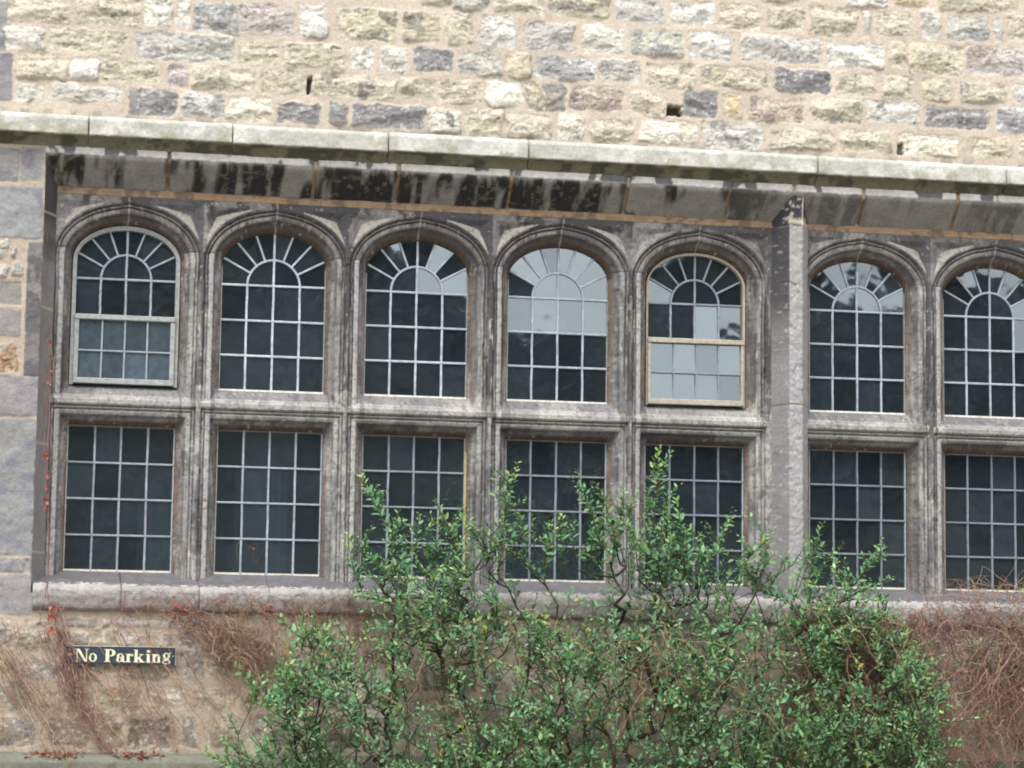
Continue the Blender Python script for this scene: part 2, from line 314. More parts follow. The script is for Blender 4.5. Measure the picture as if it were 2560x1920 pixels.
# holes and open joints seen in the pointing
def hole(px0,py0,px1,py1,dep=.05):
    p0=at(px0,py0,0);p1=at(px1,py1,0);cx,cz=(p0[0]+p1[0])/2,(p0[2]+p1[2])/2;a,b=abs(p1[0]-p0[0])/2,abs(p0[2]-p1[2])/2
    f=1-sstep(.8,1.15,np.maximum(np.abs(GX-cx)/a,np.abs(GZZ-cz)/b)+(fbm(GX,GZZ,.015,55,2)-.5)*.6)
    Hh[:]=Hh-f*dep; colw[:]=colw*(1-.75*f[...,None])
hole(850+2012*Z,645*Z,850+2098*Z,712*Z,.07); hole(1888*Z,475*Z,1916*Z,572*Z,.05); hole(1660+1436*Z,880*Z,1660+1472*Z,950*Z,.03)
# grime along the top of the string course
f=(1-sstep(2.27,2.33,GZZ))*(GZZ>2.2)*sstep(.45,.62,fbm(GX,GZZ,.06,66,4))
colw=colw*(1-f[...,None]*.7)+alb(150,144,130)*f[...,None]*.7
Hh=np.where((GX>-.5)&(GZZ>2.0)&(GZZ<2.26),0,Hh)
cxm=(gx[:-1]+gx[1:])/2; czm=(gz[:-1]+gz[1:])/2; MX,MZ=np.meshgrid(cxm,czm)
keep=~((MX>XL+.004)&(MX<XR)&(MZ>-.12)&(MZ<2.112))
P=np.stack([GX,-Hh,GZZ],-1)
wall=child(grid_obj('wall',P,colw,M_rub,mask=keep,smooth=True)); wall['label']='rough coursed cream and grey rubble stone wall'
# ---- sweeps along x (or z)
def sweep_x(name,x0,x1,prof,mat,colf,amp=.003,seed=1,step=.006,sub=.006,parent=None,ends=True,edge=.004):
    """profile [(y,z)...] swept from x0 to x1, weathered, optionally with closed rounded ends"""
    pr=np.array(prof,float); seg=np.hypot(*np.diff(pr,axis=0).T); s=np.concatenate([[0],np.cumsum(seg)])
    ss=np.unique(np.concatenate([np.arange(0,s[-1],sub),s])); py=np.interp(ss,s,pr[:,0]); pz=np.interp(ss,s,pr[:,1])
    ty=np.gradient(py,ss); tz=np.gradient(pz,ss); n=np.stack([tz,-ty],-1); n/=np.linalg.norm(n,axis=1)[:,None]+1e-9  # outward = ?
    xs=np.arange(x0,x1+step*.5,step); xs[-1]=x1
    X,S=np.meshgrid(xs,ss); 
    nz=(fbm(X,S,.05,seed,4)-.5)*2*amp
    e=np.minimum(X-x0,x1-X); round_=-edge*(1-sstep(0,.012,e)) if ends else 0
    dn=nz+round_
    Y=py[:,None]-dn*1.0*np.abs(n[:,0])[:,None]; Zc=pz[:,None]+ (fbm(X,S,.12,seed+5,3)-.5)*amp
    Pp=np.stack([X,Y,Zc],-1)
    if ends:
        back=np.stack([np.full(len(ss),x0),np.maximum(py+.03,0.02)+0*ss,pz],-1)[:,None]; back2=back.copy(); back2[...,0]=x1
        Pp=np.concatenate([back,Pp,back2],1); X=np.concatenate([X[:,:1],X,X[:,-1:]],1); S=np.concatenate([S[:,:1],S,S[:,-1:]],1)
    return child(grid_obj(name,Pp,colf(X,S,Pp),mat,flip=True))
def mixc(a,b,f): return a*(1-f[...,None])+b*f[...,None]
# string course
def col_string(X,S,Pp):
    c=np.broadcast_to(alb(190,190,181),X.shape+(3,))*(.84+.32*fbm(X,S,.05,31,4))[...,None]
    c=mixc(c,alb(220,220,213),sstep(.45,.65,fbm(X,S,.10,32,4))*.8)
    c=mixc(c,alb(160,163,135),sstep(.5,.7,fbm(X,S,.09,33,4))*sstep(.10,.17,S)*.8)
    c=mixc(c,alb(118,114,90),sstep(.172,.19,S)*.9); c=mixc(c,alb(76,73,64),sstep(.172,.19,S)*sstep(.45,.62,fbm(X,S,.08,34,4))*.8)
    c=mixc(c,alb(120,116,104),(1-sstep(.02,.05,S+.03*fbm(X,S,.05,35,3)))*.7)
    return c
sj=[-3,-1.5,-.9]+[at(px*D,py*D,-.08)[0] for px,py in((192,275),(503,290),(840,310),(1143,325),(1768,355),(2175,375))]+[5.4,6.2,7.1,8]
sprof=[(.01,2.275),(-.03,2.268),(-.068,2.256),(-.079,2.245),(-.082,2.236),(-.082,2.166),(-.078,2.158),(-.070,2.153),(-.058,2.1525),(-.045,2.148),(-.028,2.138),(-.014,2.124),(-.006,2.112),(.01,2.108)]
for i in range(len(sj)-1):
    dz=rnd.uniform(-.004,.004); o=sweep_x('string_course_stone',sj[i]+.0035,sj[i+1]-.0035,[(y,z+dz) for y,z in sprof],M_ash,col_string,.004,200+i)
# lintel stones : upright fascia above a splayed soffit
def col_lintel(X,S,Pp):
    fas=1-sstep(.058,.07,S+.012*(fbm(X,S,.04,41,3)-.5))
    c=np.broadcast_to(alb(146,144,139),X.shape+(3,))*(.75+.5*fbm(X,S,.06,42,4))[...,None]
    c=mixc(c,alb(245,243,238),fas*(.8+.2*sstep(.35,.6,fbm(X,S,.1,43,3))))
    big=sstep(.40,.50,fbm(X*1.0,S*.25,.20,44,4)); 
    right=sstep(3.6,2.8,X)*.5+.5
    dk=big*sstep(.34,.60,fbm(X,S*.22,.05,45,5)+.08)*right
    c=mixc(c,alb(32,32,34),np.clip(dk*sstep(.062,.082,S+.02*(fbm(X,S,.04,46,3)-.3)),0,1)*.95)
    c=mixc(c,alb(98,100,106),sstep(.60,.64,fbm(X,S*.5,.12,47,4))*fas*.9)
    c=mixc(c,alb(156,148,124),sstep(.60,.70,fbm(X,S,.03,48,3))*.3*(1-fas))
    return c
lj=[XL]+[at(px*D,py*D,0)[0] for px,py in((365,365),(682,375),(862,385),(1106,395),(1358,405),(1578,415),(1716,420),(1866,430),(2070,440))]+[4.95,5.4,XR]
lprof=[(.02,2.122),(0.0,2.119),(-.006,2.112),(-.008,2.062),(-.003,2.053),(.004,2.045),(.126,1.936),(.14,1.935)]
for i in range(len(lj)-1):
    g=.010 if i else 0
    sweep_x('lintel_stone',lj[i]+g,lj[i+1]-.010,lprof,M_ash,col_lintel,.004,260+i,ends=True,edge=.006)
def col_mort(X,S,Pp):
    c=np.broadcast_to(alb(166,142,118),X.shape+(3,))*(.7+.6*fbm(X,S,.03,51,4))[...,None]
    c=mixc(c,alb(212,196,174),1-sstep(.05,.09,S)); c=mixc(c,alb(176,146,112),sstep(.55,.7,fbm(X,S,.1,52,3))*.6); c=mixc(c,alb(96,88,80),sstep(.56,.66,fbm(X,S,.06,53,4))*.6); return c
sweep_x('mortar_bed',XL+.002,XR-.002,[(.02,2.12),(.010,2.118),(.008,2.066),(.012,2.058),(.020,2.052),(.128,1.952),(.130,1.932),(.127,1.90),(.135,1.895)],M_rub,col_mort,.0015,290,ends=False)
# left and right jamb splays
def jamb(name,xa,xb,seed):
    zs=np.arange(-.16,2.055,.006); tt=np.linspace(0,1,24); Zg,Tg=np.meshgrid(zs,tt)
    X=xa+(xb-xa)*Tg; Y=-.004+.136*Tg-(fbm(Zg,Tg*.15,.08,seed,4)-.5)*.006
    c=np.broadcast_to(alb(140,136,132),X.shape+(3,))*(.75+.5*fbm(Tg*.1,Zg*.4,.04,seed+1,4))[...,None]
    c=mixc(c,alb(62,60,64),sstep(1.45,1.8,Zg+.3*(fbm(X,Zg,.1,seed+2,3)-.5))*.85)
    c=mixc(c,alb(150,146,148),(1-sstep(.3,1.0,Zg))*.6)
    for zj in (.08,.62,1.30,1.78): c=mixc(c,alb(205,190,170),np.exp(-((Zg-zj)/.005)**2)*.8)
    return child(grid_obj(name,np.stack([X,Y,Zg],-1),c,M_ash,flip=xb<xa))
jamb('window_jamb',XL,-.362,310); jamb('window_jamb',XR,XR-.068,320)
# ---- window stonework as one carved relief, cut into its stones
YGL=.25
C8=[0,.75305,1.4994,2.2512,2.99598,3.89755,4.65376,5.40]; HW=.2667
TOPS=1.581; RISE=.177; ZB=.941; ZBAR=1.488
bound=[-.362]+[(C8[i]+C8[i+1])/2 for i in range(4)]+[C8[4]+.375]; bound_r=[C8[5]-.375]+[(C8[i]+C8[i+1])/2 for i in(5,6)]+[XR-.068]
sx=.0042
ux=np.arange(-.372,XR-.058,sx); uz=np.arange(-.09,1.912,sx); UX,UZ=np.meshgrid(ux,uz)
colid=np.zeros(UX.shape,int)
edges=[ -9]+[(C8[i]+C8[i+1])/2 for i in range(4)]+[3.45]+[(C8[i]+C8[i+1])/2 for i in(5,6)]+[99]
for i in range(8): colid[(UX>=edges[i])&(UX<edges[i+1])]=i
CX=np.array(C8)[colid]; dx=UX-CX
prof_d=[0,.0035,.010,.022,.033,.040,.044,.048,.053,.072,.0745,.0775,.080,.088,.0905,.0935,.097,.102,1]
prof_y=[.262,.240,.224,.214,.203,.184,.168,.160,.155,.150,.162,.162,.147,.142,.154,.154,.138,.131,.130]
wob=(fbm(UX,UZ,.03,400,3)-.5)*.004
def prof(d): return np.interp(d+wob,prof_d,prof_y)
# distance outside the arched outline (open downwards)
th=np.linspace(0,math.pi,241); ax_=HW*np.cos(th); az_=TOPS+RISE*np.sin(th)
def arch_sdf(x,z):
    out=np.empty(x.shape); below=z<TOPS
    out[below]=np.abs(x[below])-HW
    xa=x[~below];za=z[~below]; dm=np.full(xa.shape,9.)
    for k in range(len(ax_)-1):
        ex,ez=ax_[k+1]-ax_[k],az_[k+1]-az_[k]; px,pz=xa-ax_[k],za-az_[k]
        t=np.clip((px*ex+pz*ez)/(ex*ex+ez*ez),0,1); dm=np.minimum(dm,(px-t*ex)**2+(pz-t*ez)**2)
    dm=np.sqrt(dm); ins=(xa/HW)**2+((za-TOPS)/RISE)**2<1
    out[~below]=np.where(ins,-dm,dm); return out
dup=arch_sdf(dx,UZ)
up_=UZ>1.5
point=.010*np.exp(-(np.abs(dx)/.035))*sstep(.02,.06,dup)       # faint point at the apex of the mouldings
head=UZ>1.63
dupm=np.where(up_,(dup-point)*np.where(dup>0,.96,1),dup)
dlow=np.maximum(np.abs(dx)-HW,UZ-.734)
ypu=prof(dupm); sb=ZB-UZ
ysill=np.interp(sb,[-1,-.0001,0,.008,.060,.064,.070,.074,.079,.082],[9,9,.256,.235,.160,.150,.150,.142,.134,.130])
yl=prof(np.where(dlow>0,dlow,dlow))
ZT=.859
Y0=np.where(UZ>ZT,np.minimum(ypu,ysill),yl)
# sunk spandrel panels
db=np.minimum(np.abs(UX-np.array(edges)[colid]),np.abs(UX-np.array(edges)[colid+1])); 
bl=np.where(colid==0,UX+.345,9); db=np.minimum(db,bl); db=np.where((colid==4)&(dx>0),3.385-UX,db); db=np.where((colid==5)&(dx<0),UX-3.565,db); 
e1=dup-.112; e2=1.868-UZ; e3=db-.018; e4=(np.abs(dx)-.13)*.35
sp=np.minimum(np.minimum(np.minimum(e1,e2),e3),e4)
spf=np.where(head,np.clip(sp,0,.05),0); Y0=Y0+np.minimum(spf*.75,.022)
spm=sstep(0,.004,sp)*head
# the king mullion
yp=np.interp(UX,[3.375,3.386,3.449,3.455,3.521,3.527,3.585,3.60],[9,.13,.024,.020,.020,.024,.128,9])
yp=yp+(fbm(UX,UZ,.10,410,4)-.5)*.010+(fbm(UX,UZ,.02,411,3)-.5)*.006*(UX>3.45)
pier=yp<Y0; Y0=np.minimum(Y0,yp)
# worn edges, chips and cracked surface
chip=sstep(.62,.74,fbm(UX,UZ*.45,.05,420,4))*sstep(.04,.07,np.minimum(np.abs(dx)-HW+.02,9))*(UZ<1.6)
Y0=Y0+chip*.006-(fbm(UX,UZ,.022,421,3)-.5)*.0035-(fbm(UX,UZ,.15,422,3)-.5)*.004
# joints
def jline(zj,sel,w_=.003): return np.exp(-((UZ-zj+ (vn(UX,UZ,.03,77)-.5)*.006)/w_)**2)*sel
mull=(np.abs(dx)>HW)
J=jline(1.632,mull&(Y0<.21)&(~pier),.0022)*.8
Jap=np.exp(-((dx+(vn(UX,UZ,.03,78)-.5)*.008)/.0035)**2)*(UZ>1.76)
Jm=np.exp(-((UX-(np.array(edges)[colid+1]))/.003)**2)*((UZ>.77)&(UZ<.95))*0.9
Jp=jline(.945,pier)+jline(1.90,pier,.006)*0+jline(.74,mull&(~pier)&(np.abs(dx)>.31),.002)*.6
Y0=Y0+(J+Jap*.7+Jm+Jp)*.005
# colour
n1=fbm(UX,UZ,.07,430,5); n2=fbm(UX,UZ,.25,431,3); n3=fbm(UX*2.2,UZ*.35,.06,432,4); n4=fbm(UX,UZ,.02,433,3)
c=np.broadcast_to(alb(146,144,144),UX.shape+(3,))*(.78+.44*n1)[...,None]
c=mixc(c,alb(184,180,172),sstep(.42,.6,n2)*sstep(.38,.55,n1)*.8)
dirty=sstep(.47,.56,fbm(UX,UZ*.45,.16,434,5)+.10*(UZ>1.75)+.06*sstep(.06,.1,np.abs(dx)-HW)*(UZ>.9)-.06*(UZ<.7))
leftdark=np.clip(1.15-.12*np.abs(UX-1.0),.45,1)
c=mixc(c,alb(70,68,69),dirty*.9*np.where(UZ>1.62,leftdark,.62))
dcl=np.where(UZ>ZT,dupm,dlow)
soot=head*sstep(.4,.55,fbm(UX,UZ,.12,453,4)+.25*sstep(.25,.0,np.abs(dx))-.1)*np.where(colid<4,1,.35)
c=mixc(c,alb(66,60,58),soot*(dcl<.10)*.75)
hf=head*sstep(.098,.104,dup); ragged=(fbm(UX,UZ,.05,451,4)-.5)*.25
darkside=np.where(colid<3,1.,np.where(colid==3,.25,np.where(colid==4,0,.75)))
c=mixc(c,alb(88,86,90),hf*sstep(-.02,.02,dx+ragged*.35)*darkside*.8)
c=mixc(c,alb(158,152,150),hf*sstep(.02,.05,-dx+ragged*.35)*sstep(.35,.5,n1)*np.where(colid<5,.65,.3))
# face of the mullions between the lights: soot with pale flakes running down
fm=sstep(.08,.098,np.abs(dx)-HW)*(~pier)*(UZ<1.63)*(UZ>.95); c=mixc(c,alb(78,75,76),fm*.8)
c=mixc(c,alb(205,198,186),sstep(.70,.74,fbm(UX*2.6,UZ*.32,.03,435,3))*mull*(UZ<1.63)*sstep(.45,.6,n2)*.8)
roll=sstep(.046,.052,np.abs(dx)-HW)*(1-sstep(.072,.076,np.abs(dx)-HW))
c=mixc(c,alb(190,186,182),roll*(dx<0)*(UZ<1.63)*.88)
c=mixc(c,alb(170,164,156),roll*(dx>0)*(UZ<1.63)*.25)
# arch mouldings a little paler than the face, brown cavetto next to the glass
am=head*(1-sstep(.096,.102,dupm)); c=mixc(c,alb(128,122,120),am*.55)
dcl=np.where(UZ>ZT,dupm,dlow)
brown=(1-sstep(.018,.034,dcl))*np.where(UZ>ZT,(sb<0),1)
c=mixc(c,alb(118,104,94)*(.7+.6*fbm(UX*2,UZ*.6,.05,436,4))[...,None],brown*.85)
c=mixc(c,alb(140,112,96),brown*sstep(.54,.64,fbm(UX*2,UZ*.5,.05,437,3))*.7)
c=mixc(c,alb(150,142,140),brown*(dx<0)*(UZ<1.5)*sstep(.42,.55,fbm(UX,UZ*.4,.06,438,3))*.6)
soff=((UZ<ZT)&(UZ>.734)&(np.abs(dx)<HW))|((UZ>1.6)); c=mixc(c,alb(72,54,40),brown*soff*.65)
# transom: pale rolled arris, darker slope
tb=(UZ>.80)&(UZ<.885)&(np.abs(dx)<.33); c=mixc(c,alb(188,183,176),tb*.55*(.6+.6*n1)); c=mixc(c,alb(132,129,128),((UZ>.885)&(UZ<.94)&(np.abs(dx)<.3))*.5)
# spandrel panels: arch-side facet cleaner, and painted paler for the skylight it catches
near=sstep(-.002,.002,np.minimum(e2,e3)-e1)
c=mixc(c,alb(186,180,168)*(.92+.16*n1)[...,None],spm*near*np.where((colid==4)|((colid==5)&(dx<0)),.35,.92))
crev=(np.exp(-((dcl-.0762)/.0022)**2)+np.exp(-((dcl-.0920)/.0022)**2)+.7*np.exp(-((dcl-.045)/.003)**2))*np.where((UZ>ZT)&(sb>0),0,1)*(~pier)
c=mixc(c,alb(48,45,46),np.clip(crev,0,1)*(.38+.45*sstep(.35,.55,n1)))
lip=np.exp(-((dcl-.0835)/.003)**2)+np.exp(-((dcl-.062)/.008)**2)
c=mixc(c,alb(170,164,160),lip*(head*sstep(.02,-.05,dx)+.35*head+.3*(UZ<ZT))*.7*sstep(.38,.55,n3))  # pale highlights painted into the colour of the moulding ridges
# pier: left face darker above, right face pale
c=mixc(c,alb(150,145,140)*(.85+.3*n3)[...,None],pier*.9)

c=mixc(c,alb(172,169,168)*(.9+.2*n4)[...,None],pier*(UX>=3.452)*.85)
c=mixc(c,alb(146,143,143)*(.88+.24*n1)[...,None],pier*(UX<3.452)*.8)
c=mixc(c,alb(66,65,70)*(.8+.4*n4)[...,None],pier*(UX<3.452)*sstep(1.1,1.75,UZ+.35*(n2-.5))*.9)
c=mixc(c,alb(222,214,196),Jap*.6+0*J); c=mixc(c,alb(205,190,160),Jm*sstep(.35,.55,n1)*.85); c=mixc(c,alb(60,56,56),np.clip(J+Jp,0,1)*.5)
c=mixc(c,alb(214,206,190),sstep(.76,.80,n4)*.4)
st_=sstep(.54,.62,fbm(UX*2.2,UZ*.18,.07,461,4))*(UZ<1.65); c=mixc(c,alb(84,82,83),st_*mull*(~pier)*np.where((roll>.5)&(dx<0),.15,.5))
st_=sstep(.58,.66,fbm(UX*3.2,UZ*.25,.05,463,4))*(UZ<1.65); c=mixc(c,alb(186,182,178),st_*mull*(~pier)*.35)
c=mixc(c,alb(62,58,58),sstep(.62,.70,fbm(UX,UZ,.014,465,2))*.35*(~pier))
c=mixc(c,alb(180,160,135),sstep(1.893,1.905,UZ+.01*(n4-.5))*sstep(.4,.6,n1)*.9)
c=c*np.array([.985,1.01,1.02])
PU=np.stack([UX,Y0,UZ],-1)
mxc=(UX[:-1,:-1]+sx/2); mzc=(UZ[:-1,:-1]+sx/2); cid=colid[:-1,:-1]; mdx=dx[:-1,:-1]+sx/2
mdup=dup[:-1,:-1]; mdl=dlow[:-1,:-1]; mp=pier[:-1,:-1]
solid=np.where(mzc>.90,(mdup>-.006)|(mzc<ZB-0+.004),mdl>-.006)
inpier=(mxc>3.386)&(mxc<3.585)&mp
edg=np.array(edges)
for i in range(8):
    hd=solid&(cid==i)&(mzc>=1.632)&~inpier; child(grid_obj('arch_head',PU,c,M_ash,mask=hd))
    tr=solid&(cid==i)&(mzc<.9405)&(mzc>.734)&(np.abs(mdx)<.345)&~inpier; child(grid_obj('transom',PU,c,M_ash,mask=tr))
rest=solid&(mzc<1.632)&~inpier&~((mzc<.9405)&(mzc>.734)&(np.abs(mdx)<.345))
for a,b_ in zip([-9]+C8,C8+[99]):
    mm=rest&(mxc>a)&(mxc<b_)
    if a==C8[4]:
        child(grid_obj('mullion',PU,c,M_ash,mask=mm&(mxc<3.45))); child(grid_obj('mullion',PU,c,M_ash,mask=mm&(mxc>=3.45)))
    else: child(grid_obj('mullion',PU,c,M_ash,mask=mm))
# king mullion carried up through the splay
zt=np.arange(1.9,2.06,sx); kx=np.arange(3.386,3.587,sx); KX,KZ=np.meshgrid(kx,zt)
ky=np.interp(KX,[3.386,3.449,3.455,3.521,3.527,3.585],[.13,.024,.020,.020,.024,.13])+(fbm(KX,KZ,.10,410,4)-.5)*.010
ky=np.minimum(ky-.0,.14)-(KZ-1.9)*.12*np.interp(KX,[3.386,3.45,3.52,3.585],[0,1,1,0])
kc=mixc(np.broadcast_to(alb(64,64,72),KX.shape+(3,)),alb(200,195,185),sstep(.58,.66,fbm(KX,KZ,.02,440,3))*.7)
kc=mixc(kc,alb(222,214,190),(np.exp(-((KZ-1.925-(KX-3.45)*-.1)/.014)**2)+np.exp(-((KX-3.521)/.004)**2))*.9*(KX>3.445))
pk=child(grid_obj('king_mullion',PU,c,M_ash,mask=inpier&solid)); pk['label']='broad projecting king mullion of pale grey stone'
child(grid_obj('king_mullion_cap',np.stack([KX,ky,KZ],-1),kc,M_ash))
# sill stones
def col_sill(X,S,Pp):
    c=np.broadcast_to(alb(108,106,110),X.shape+(3,))*(.72+.56*fbm(X,S,.05,61,4))[...,None]
    fr=sstep(.262,.285,S+.03*(fbm(X,S,.03,62,3)-.5))
    c=mixc(c,alb(176,172,168)*(.78+.44*fbm(X,S,.06,64,4))[...,None],fr*.9)
    c=mixc(c,alb(214,210,204),np.exp(-((S-.262)/.02)**2)*sstep(.52,.6,fbm(X,S,.015,65,3))*.8)
    c=mixc(c,alb(132,126,122),sstep(.35,.375,S+.02*fbm(X,S,.05,63,3))*.7)
    return c
sij=[XL+.012,at(745*Z,950+1260*Z,0)[0]]+[ (C8[i]+C8[i+1])/2+.02 for i in range(4)]+[3.45,(C8[5]+C8[6])/2,(C8[6]+C8[7])/2,XR]
for i in range(len(sij)-1):
    sweep_x('sill_stone',sij[i]+.0015,sij[i+1]-.0015,[(.27,.008),(.25,.003),(.0,-.078),(-.018,-.086),(-.026,-.094),(-.030,-.105),(-.031,-.178),(-.028,-.192),(-.016,-.202),(.012,-.207)],M_ash,col_sill,.010,330+i)
def col_pl(X,S,Pp): 
    c=np.broadcast_to(alb(122,124,112),X.shape+(3,))*(.8+.4*fbm(X,S,.12,71,4))[...,None]; return mixc(c,alb(120,112,92),sstep(.5,.65,fbm(X,S,.2,72,3))*.6)
sweep_x('plinth',-3,8,[(.01,-.893),(-.03,-.905),(-.075,-.925),(-.085,-.94),(-.085,-1.2),(-.085,-2.3)],M_ash,col_pl,.008,350,step=.012,sub=.012,ends=False)
# ---- glazing
def fan_r(a,scale=1.0,hw=HW,dz=0.0):
    """distance from the bar centre to the arched outline in direction a"""
    ca,sa=math.cos(a),math.sin(a); lo_,hi=0,.6
    for _ in range(30):
        m=(lo_+hi)/2; x=m*ca; z=ZBAR+m*sa
        ins=abs(x)<hw and (z<TOPS or (x/hw)**2+((z-TOPS)/(RISE-(HW-hw)))**2<1)
        if ins: lo_=m
        else: hi=m
    return lo_
LC1=lambda k:alb(*k)
def came(mb,p,q,wd,y,c,th=.006):
    p=np.array(p);q=np.array(q);dd=(q-p);L_=np.linalg.norm(dd);
    if L_<1e-6:return
    dd/=L_;nn=np.array([-dd[1],dd[0]])*wd/2; v=[]
    for e in (p,q):
        for s_,yy in((1,y),(.55,y-th),(-.55,y-th),(-1,y)): v.append((e[0]+nn[0]*s_,yy,e[1]+nn[1]*s_))
    mb.add(v,[(0,4,5,1),(1,5,6,2),(2,6,7,3)],c)
def glazing(i,tilts,bright):
    """tilts: dict pane-key -> (tx,tz); keys ('l',row,col) ('u',row,col) ('f',k) ('i',k)"""
    cx=C8[i]; objs=[]
    R_=random.Random(900+i)
    def tl(key):
        t=tilts.get(key,tilts.get(key[0],(0,0))); return (t[0]+R_.gauss(0,.0035),t[1]+R_.gauss(0,.0035))
    def pane(mb,pts_grid,key):
        tx,tz=tl(key); pts=[p for row in pts_grid for p in row]; mx_=sum(p[0] for p in pts)/len(pts); mz_=sum(p[1] for p in pts)/len(pts)
        v=[(cx+p[0],YG_+tx*(p[0]-mx_)+tz*(p[1]-mz_),p[1]) for p in pts]; n=len(pts_grid[0]); f=[]
        for r_ in range(len(pts_grid)-1):
            for k in range(n-1): f.append((r_*n+k,r_*n+k+1,(r_+1)*n+k+1,(r_+1)*n+k))
        dz_=R_.choice([.7,.85,1.0,1.15,1.35])*(3.2 if key[0]=='s' and i==0 else 1); mb.add(v,f,(dz_,R_.uniform(.72,1.0),1))
    lead=lambda b: alb(*b)
    # ---------- lower light
    YG_=YGL
    xs=[-HW+k*HW/2+ (R_.uniform(-.002,.002) if 0<k<4 else 0) for k in range(5)]; zl=[0,.1825,.366,.5495,.738]
    g=MB(); l=MB()
    for r_ in range(4):
        for k in range(4): pane(g,[[(xs[k],zl[r_]),(xs[k+1],zl[r_])],[(xs[k],zl[r_+1]),(xs[k+1],zl[r_+1])]],('l',r_,k))
    cb=lead(bright[1])*.85
    for k in(1,2,3):
        zz=np.linspace(0,.738,9); off=[0]+[R_.uniform(-.0012,.0012) for _ in range(7)]+[0]
        for q in range(8): came(l,(cx+xs[k]+off[q],zz[q]),(cx+xs[k]+off[q+1],zz[q+1]),.0125,YG_-.003,cb*R_.uniform(.85,1.15))
    for r_ in(1,2,3):
        s_=R_.uniform(-.002,.002)
        for q in range(4): came(l,(cx-HW+q*HW/2,zl[r_]+s_*q/4),(cx-HW+(q+1)*HW/2,zl[r_]+s_*(q+1)/4),.0115,YG_-.0042,cb*R_.uniform(.8,1.1))
    fr=MB()
    cw=alb(228,224,206); ce=alb(120,112,105)
    fr.box(cx-HW-.002,cx+HW+.002,YG_-.008,YG_+.01,.000,.0105,cw)
    fr.box(cx-HW-.003,cx-HW+.003,YG_-.006,YG_+.008,0,.738,alb(170,165,160)); fr.box(cx+HW-.003,cx+HW+.003,YG_-.006,YG_+.008,0,.738,alb(175,185,190))
    fr.box(cx-HW,cx+HW,YG_-.008,YG_+.01,.730,.742,ce)
    if i==2: fr.box(cx+HW-.001,cx+HW+.009,YG_-.018,YG_+.008,.0,.66,alb(196,178,124))
    w_=child(fr.build('window',M_paint,None,col=True)); w_['label']='lower rectangular leaded window'
    g_=g.build('glass',M_glass,w_,col=True); l_=l.build('lead_cames',M_lead,w_,col=True)
    # ---------- upper light
    g=MB(); l=MB(); fr=MB(); cb=lead(bright[0]); cb=cb*.85; sash=i in(0,4)
    cp=alb(160,164,162) if i==0 else alb(176,168,152)
    hw=HW; sc_=1.0
    if sash: hw=HW-(.017 if i==0 else .008)
    fan=[0,28,49,70,90,110,131,152,180]
    k_=hw/HW
    ri=.136*k_; zb=ZBAR
    xs=[-hw,-ri,0,ri,hw]; xs=[-hw,-ri,R_.uniform(-.001,.001),ri,hw]
    if not sash: zl=[ZB,1.123,1.305,zb]
    else: zl=[1.30,zb]
    for r_ in range(len(zl)-1):
        for k in range(4): pane(g,[[(xs[k],zl[r_]),(xs[k+1],zl[r_])],[(xs[k],zl[r_+1]),(xs[k+1],zl[r_+1])]],('u',r_,k))
    for a0,a1,key in((0,90,0),(90,180,1)):     # half moons under the inner arch (0 = right)
        aa=[R(a0+(a1-a0)*q/10) for q in range(11)]
        pane(g,[[(0,zb)]*11,[(ri*math.cos(a),zb+ri*math.sin(a)) for a in aa]],('i',0,key))
    for q in range(8):
        aa=[R(fan[q]+(fan[q+1]-fan[q])*t/6) for t in range(7)]
        outer=[(fan_r(a,hw=hw)*math.cos(a),zb+fan_r(a,hw=hw)*math.sin(a)) for a in aa]
        pane(g,[[(ri*math.cos(a),zb+ri*math.sin(a)) for a in aa],outer],('f',0,q))
    wd=.0128; y1=YG_-.003
    top=fan_r(R(90),hw=hw)
    for k in(1,2,3):
        z1=zb if k!=2 else zb+top; zz=np.linspace(zl[0],z1,11); off=[0]+[R_.uniform(-.0012,.0012) for _ in range(9)]+[0]
        for q in range(10): came(l,(cx+xs[k]+off[q],zz[q]),(cx+xs[k]+off[q+1],zz[q+1]),wd,y1,cb*R_.uniform(.85,1.15))
    for z_ in zl[(0 if sash else 1):]:
        s_=R_.uniform(-.002,.002)
        for q in range(4): came(l,(cx-hw+q*hw/2,z_+s_*q/4),(cx-hw+(q+1)*hw/2,z_+s_*(q+1)/4),wd,y1-.0012,cb*R_.uniform(.8,1.1))
    for q in range(20):
        a,b2=R(q*9),R(q*9+9); came(l,(cx+ri*math.cos(a),zb+ri*math.sin(a)),(cx+ri*math.cos(b2),zb+ri*math.sin(b2)),wd,y1-.0006,cb*.95)
    for a in fan[1:-1]:
        if a==90: continue
        a=R(a); r2=fan_r(a,hw=hw); came(l,(cx+ri*math.cos(a),zb+ri*math.sin(a)),(cx+r2*math.cos(a),zb+r2*math.sin(a)),wd*.9,y1-.0008,cb)
    if not sash:
        fr.box(cx-hw-.002,cx+hw+.002,YG_-.010,YG_+.01,ZB-.004,ZB+.006,alb(236,234,226))
        fr.box(cx-hw-.003,cx-hw+.0025,YG_-.006,YG_+.008,ZB,TOPS,alb(160,158,155)); fr.box(cx+hw-.0025,cx+hw+.003,YG_-.006,YG_+.008,ZB,TOPS,alb(150,150,150))
        w_=child(fr.build('window',M_paint,None,col=True)); w_['label']='upper arched fixed leaded window'
        g.build('glass',M_glass,w_,col=True); l.build('lead_cames',M_lead,w_,col=True)
    else:
        # box frame following the arch, with the meeting rail
        
        arc=[((HW+.004)*math.cos(a),TOPS+(RISE+.004)*math.sin(a)) for a in np.linspace(0,math.pi,40)]
        out=[(HW+.004,ZB)]+arc+[(-HW-.004,ZB)]
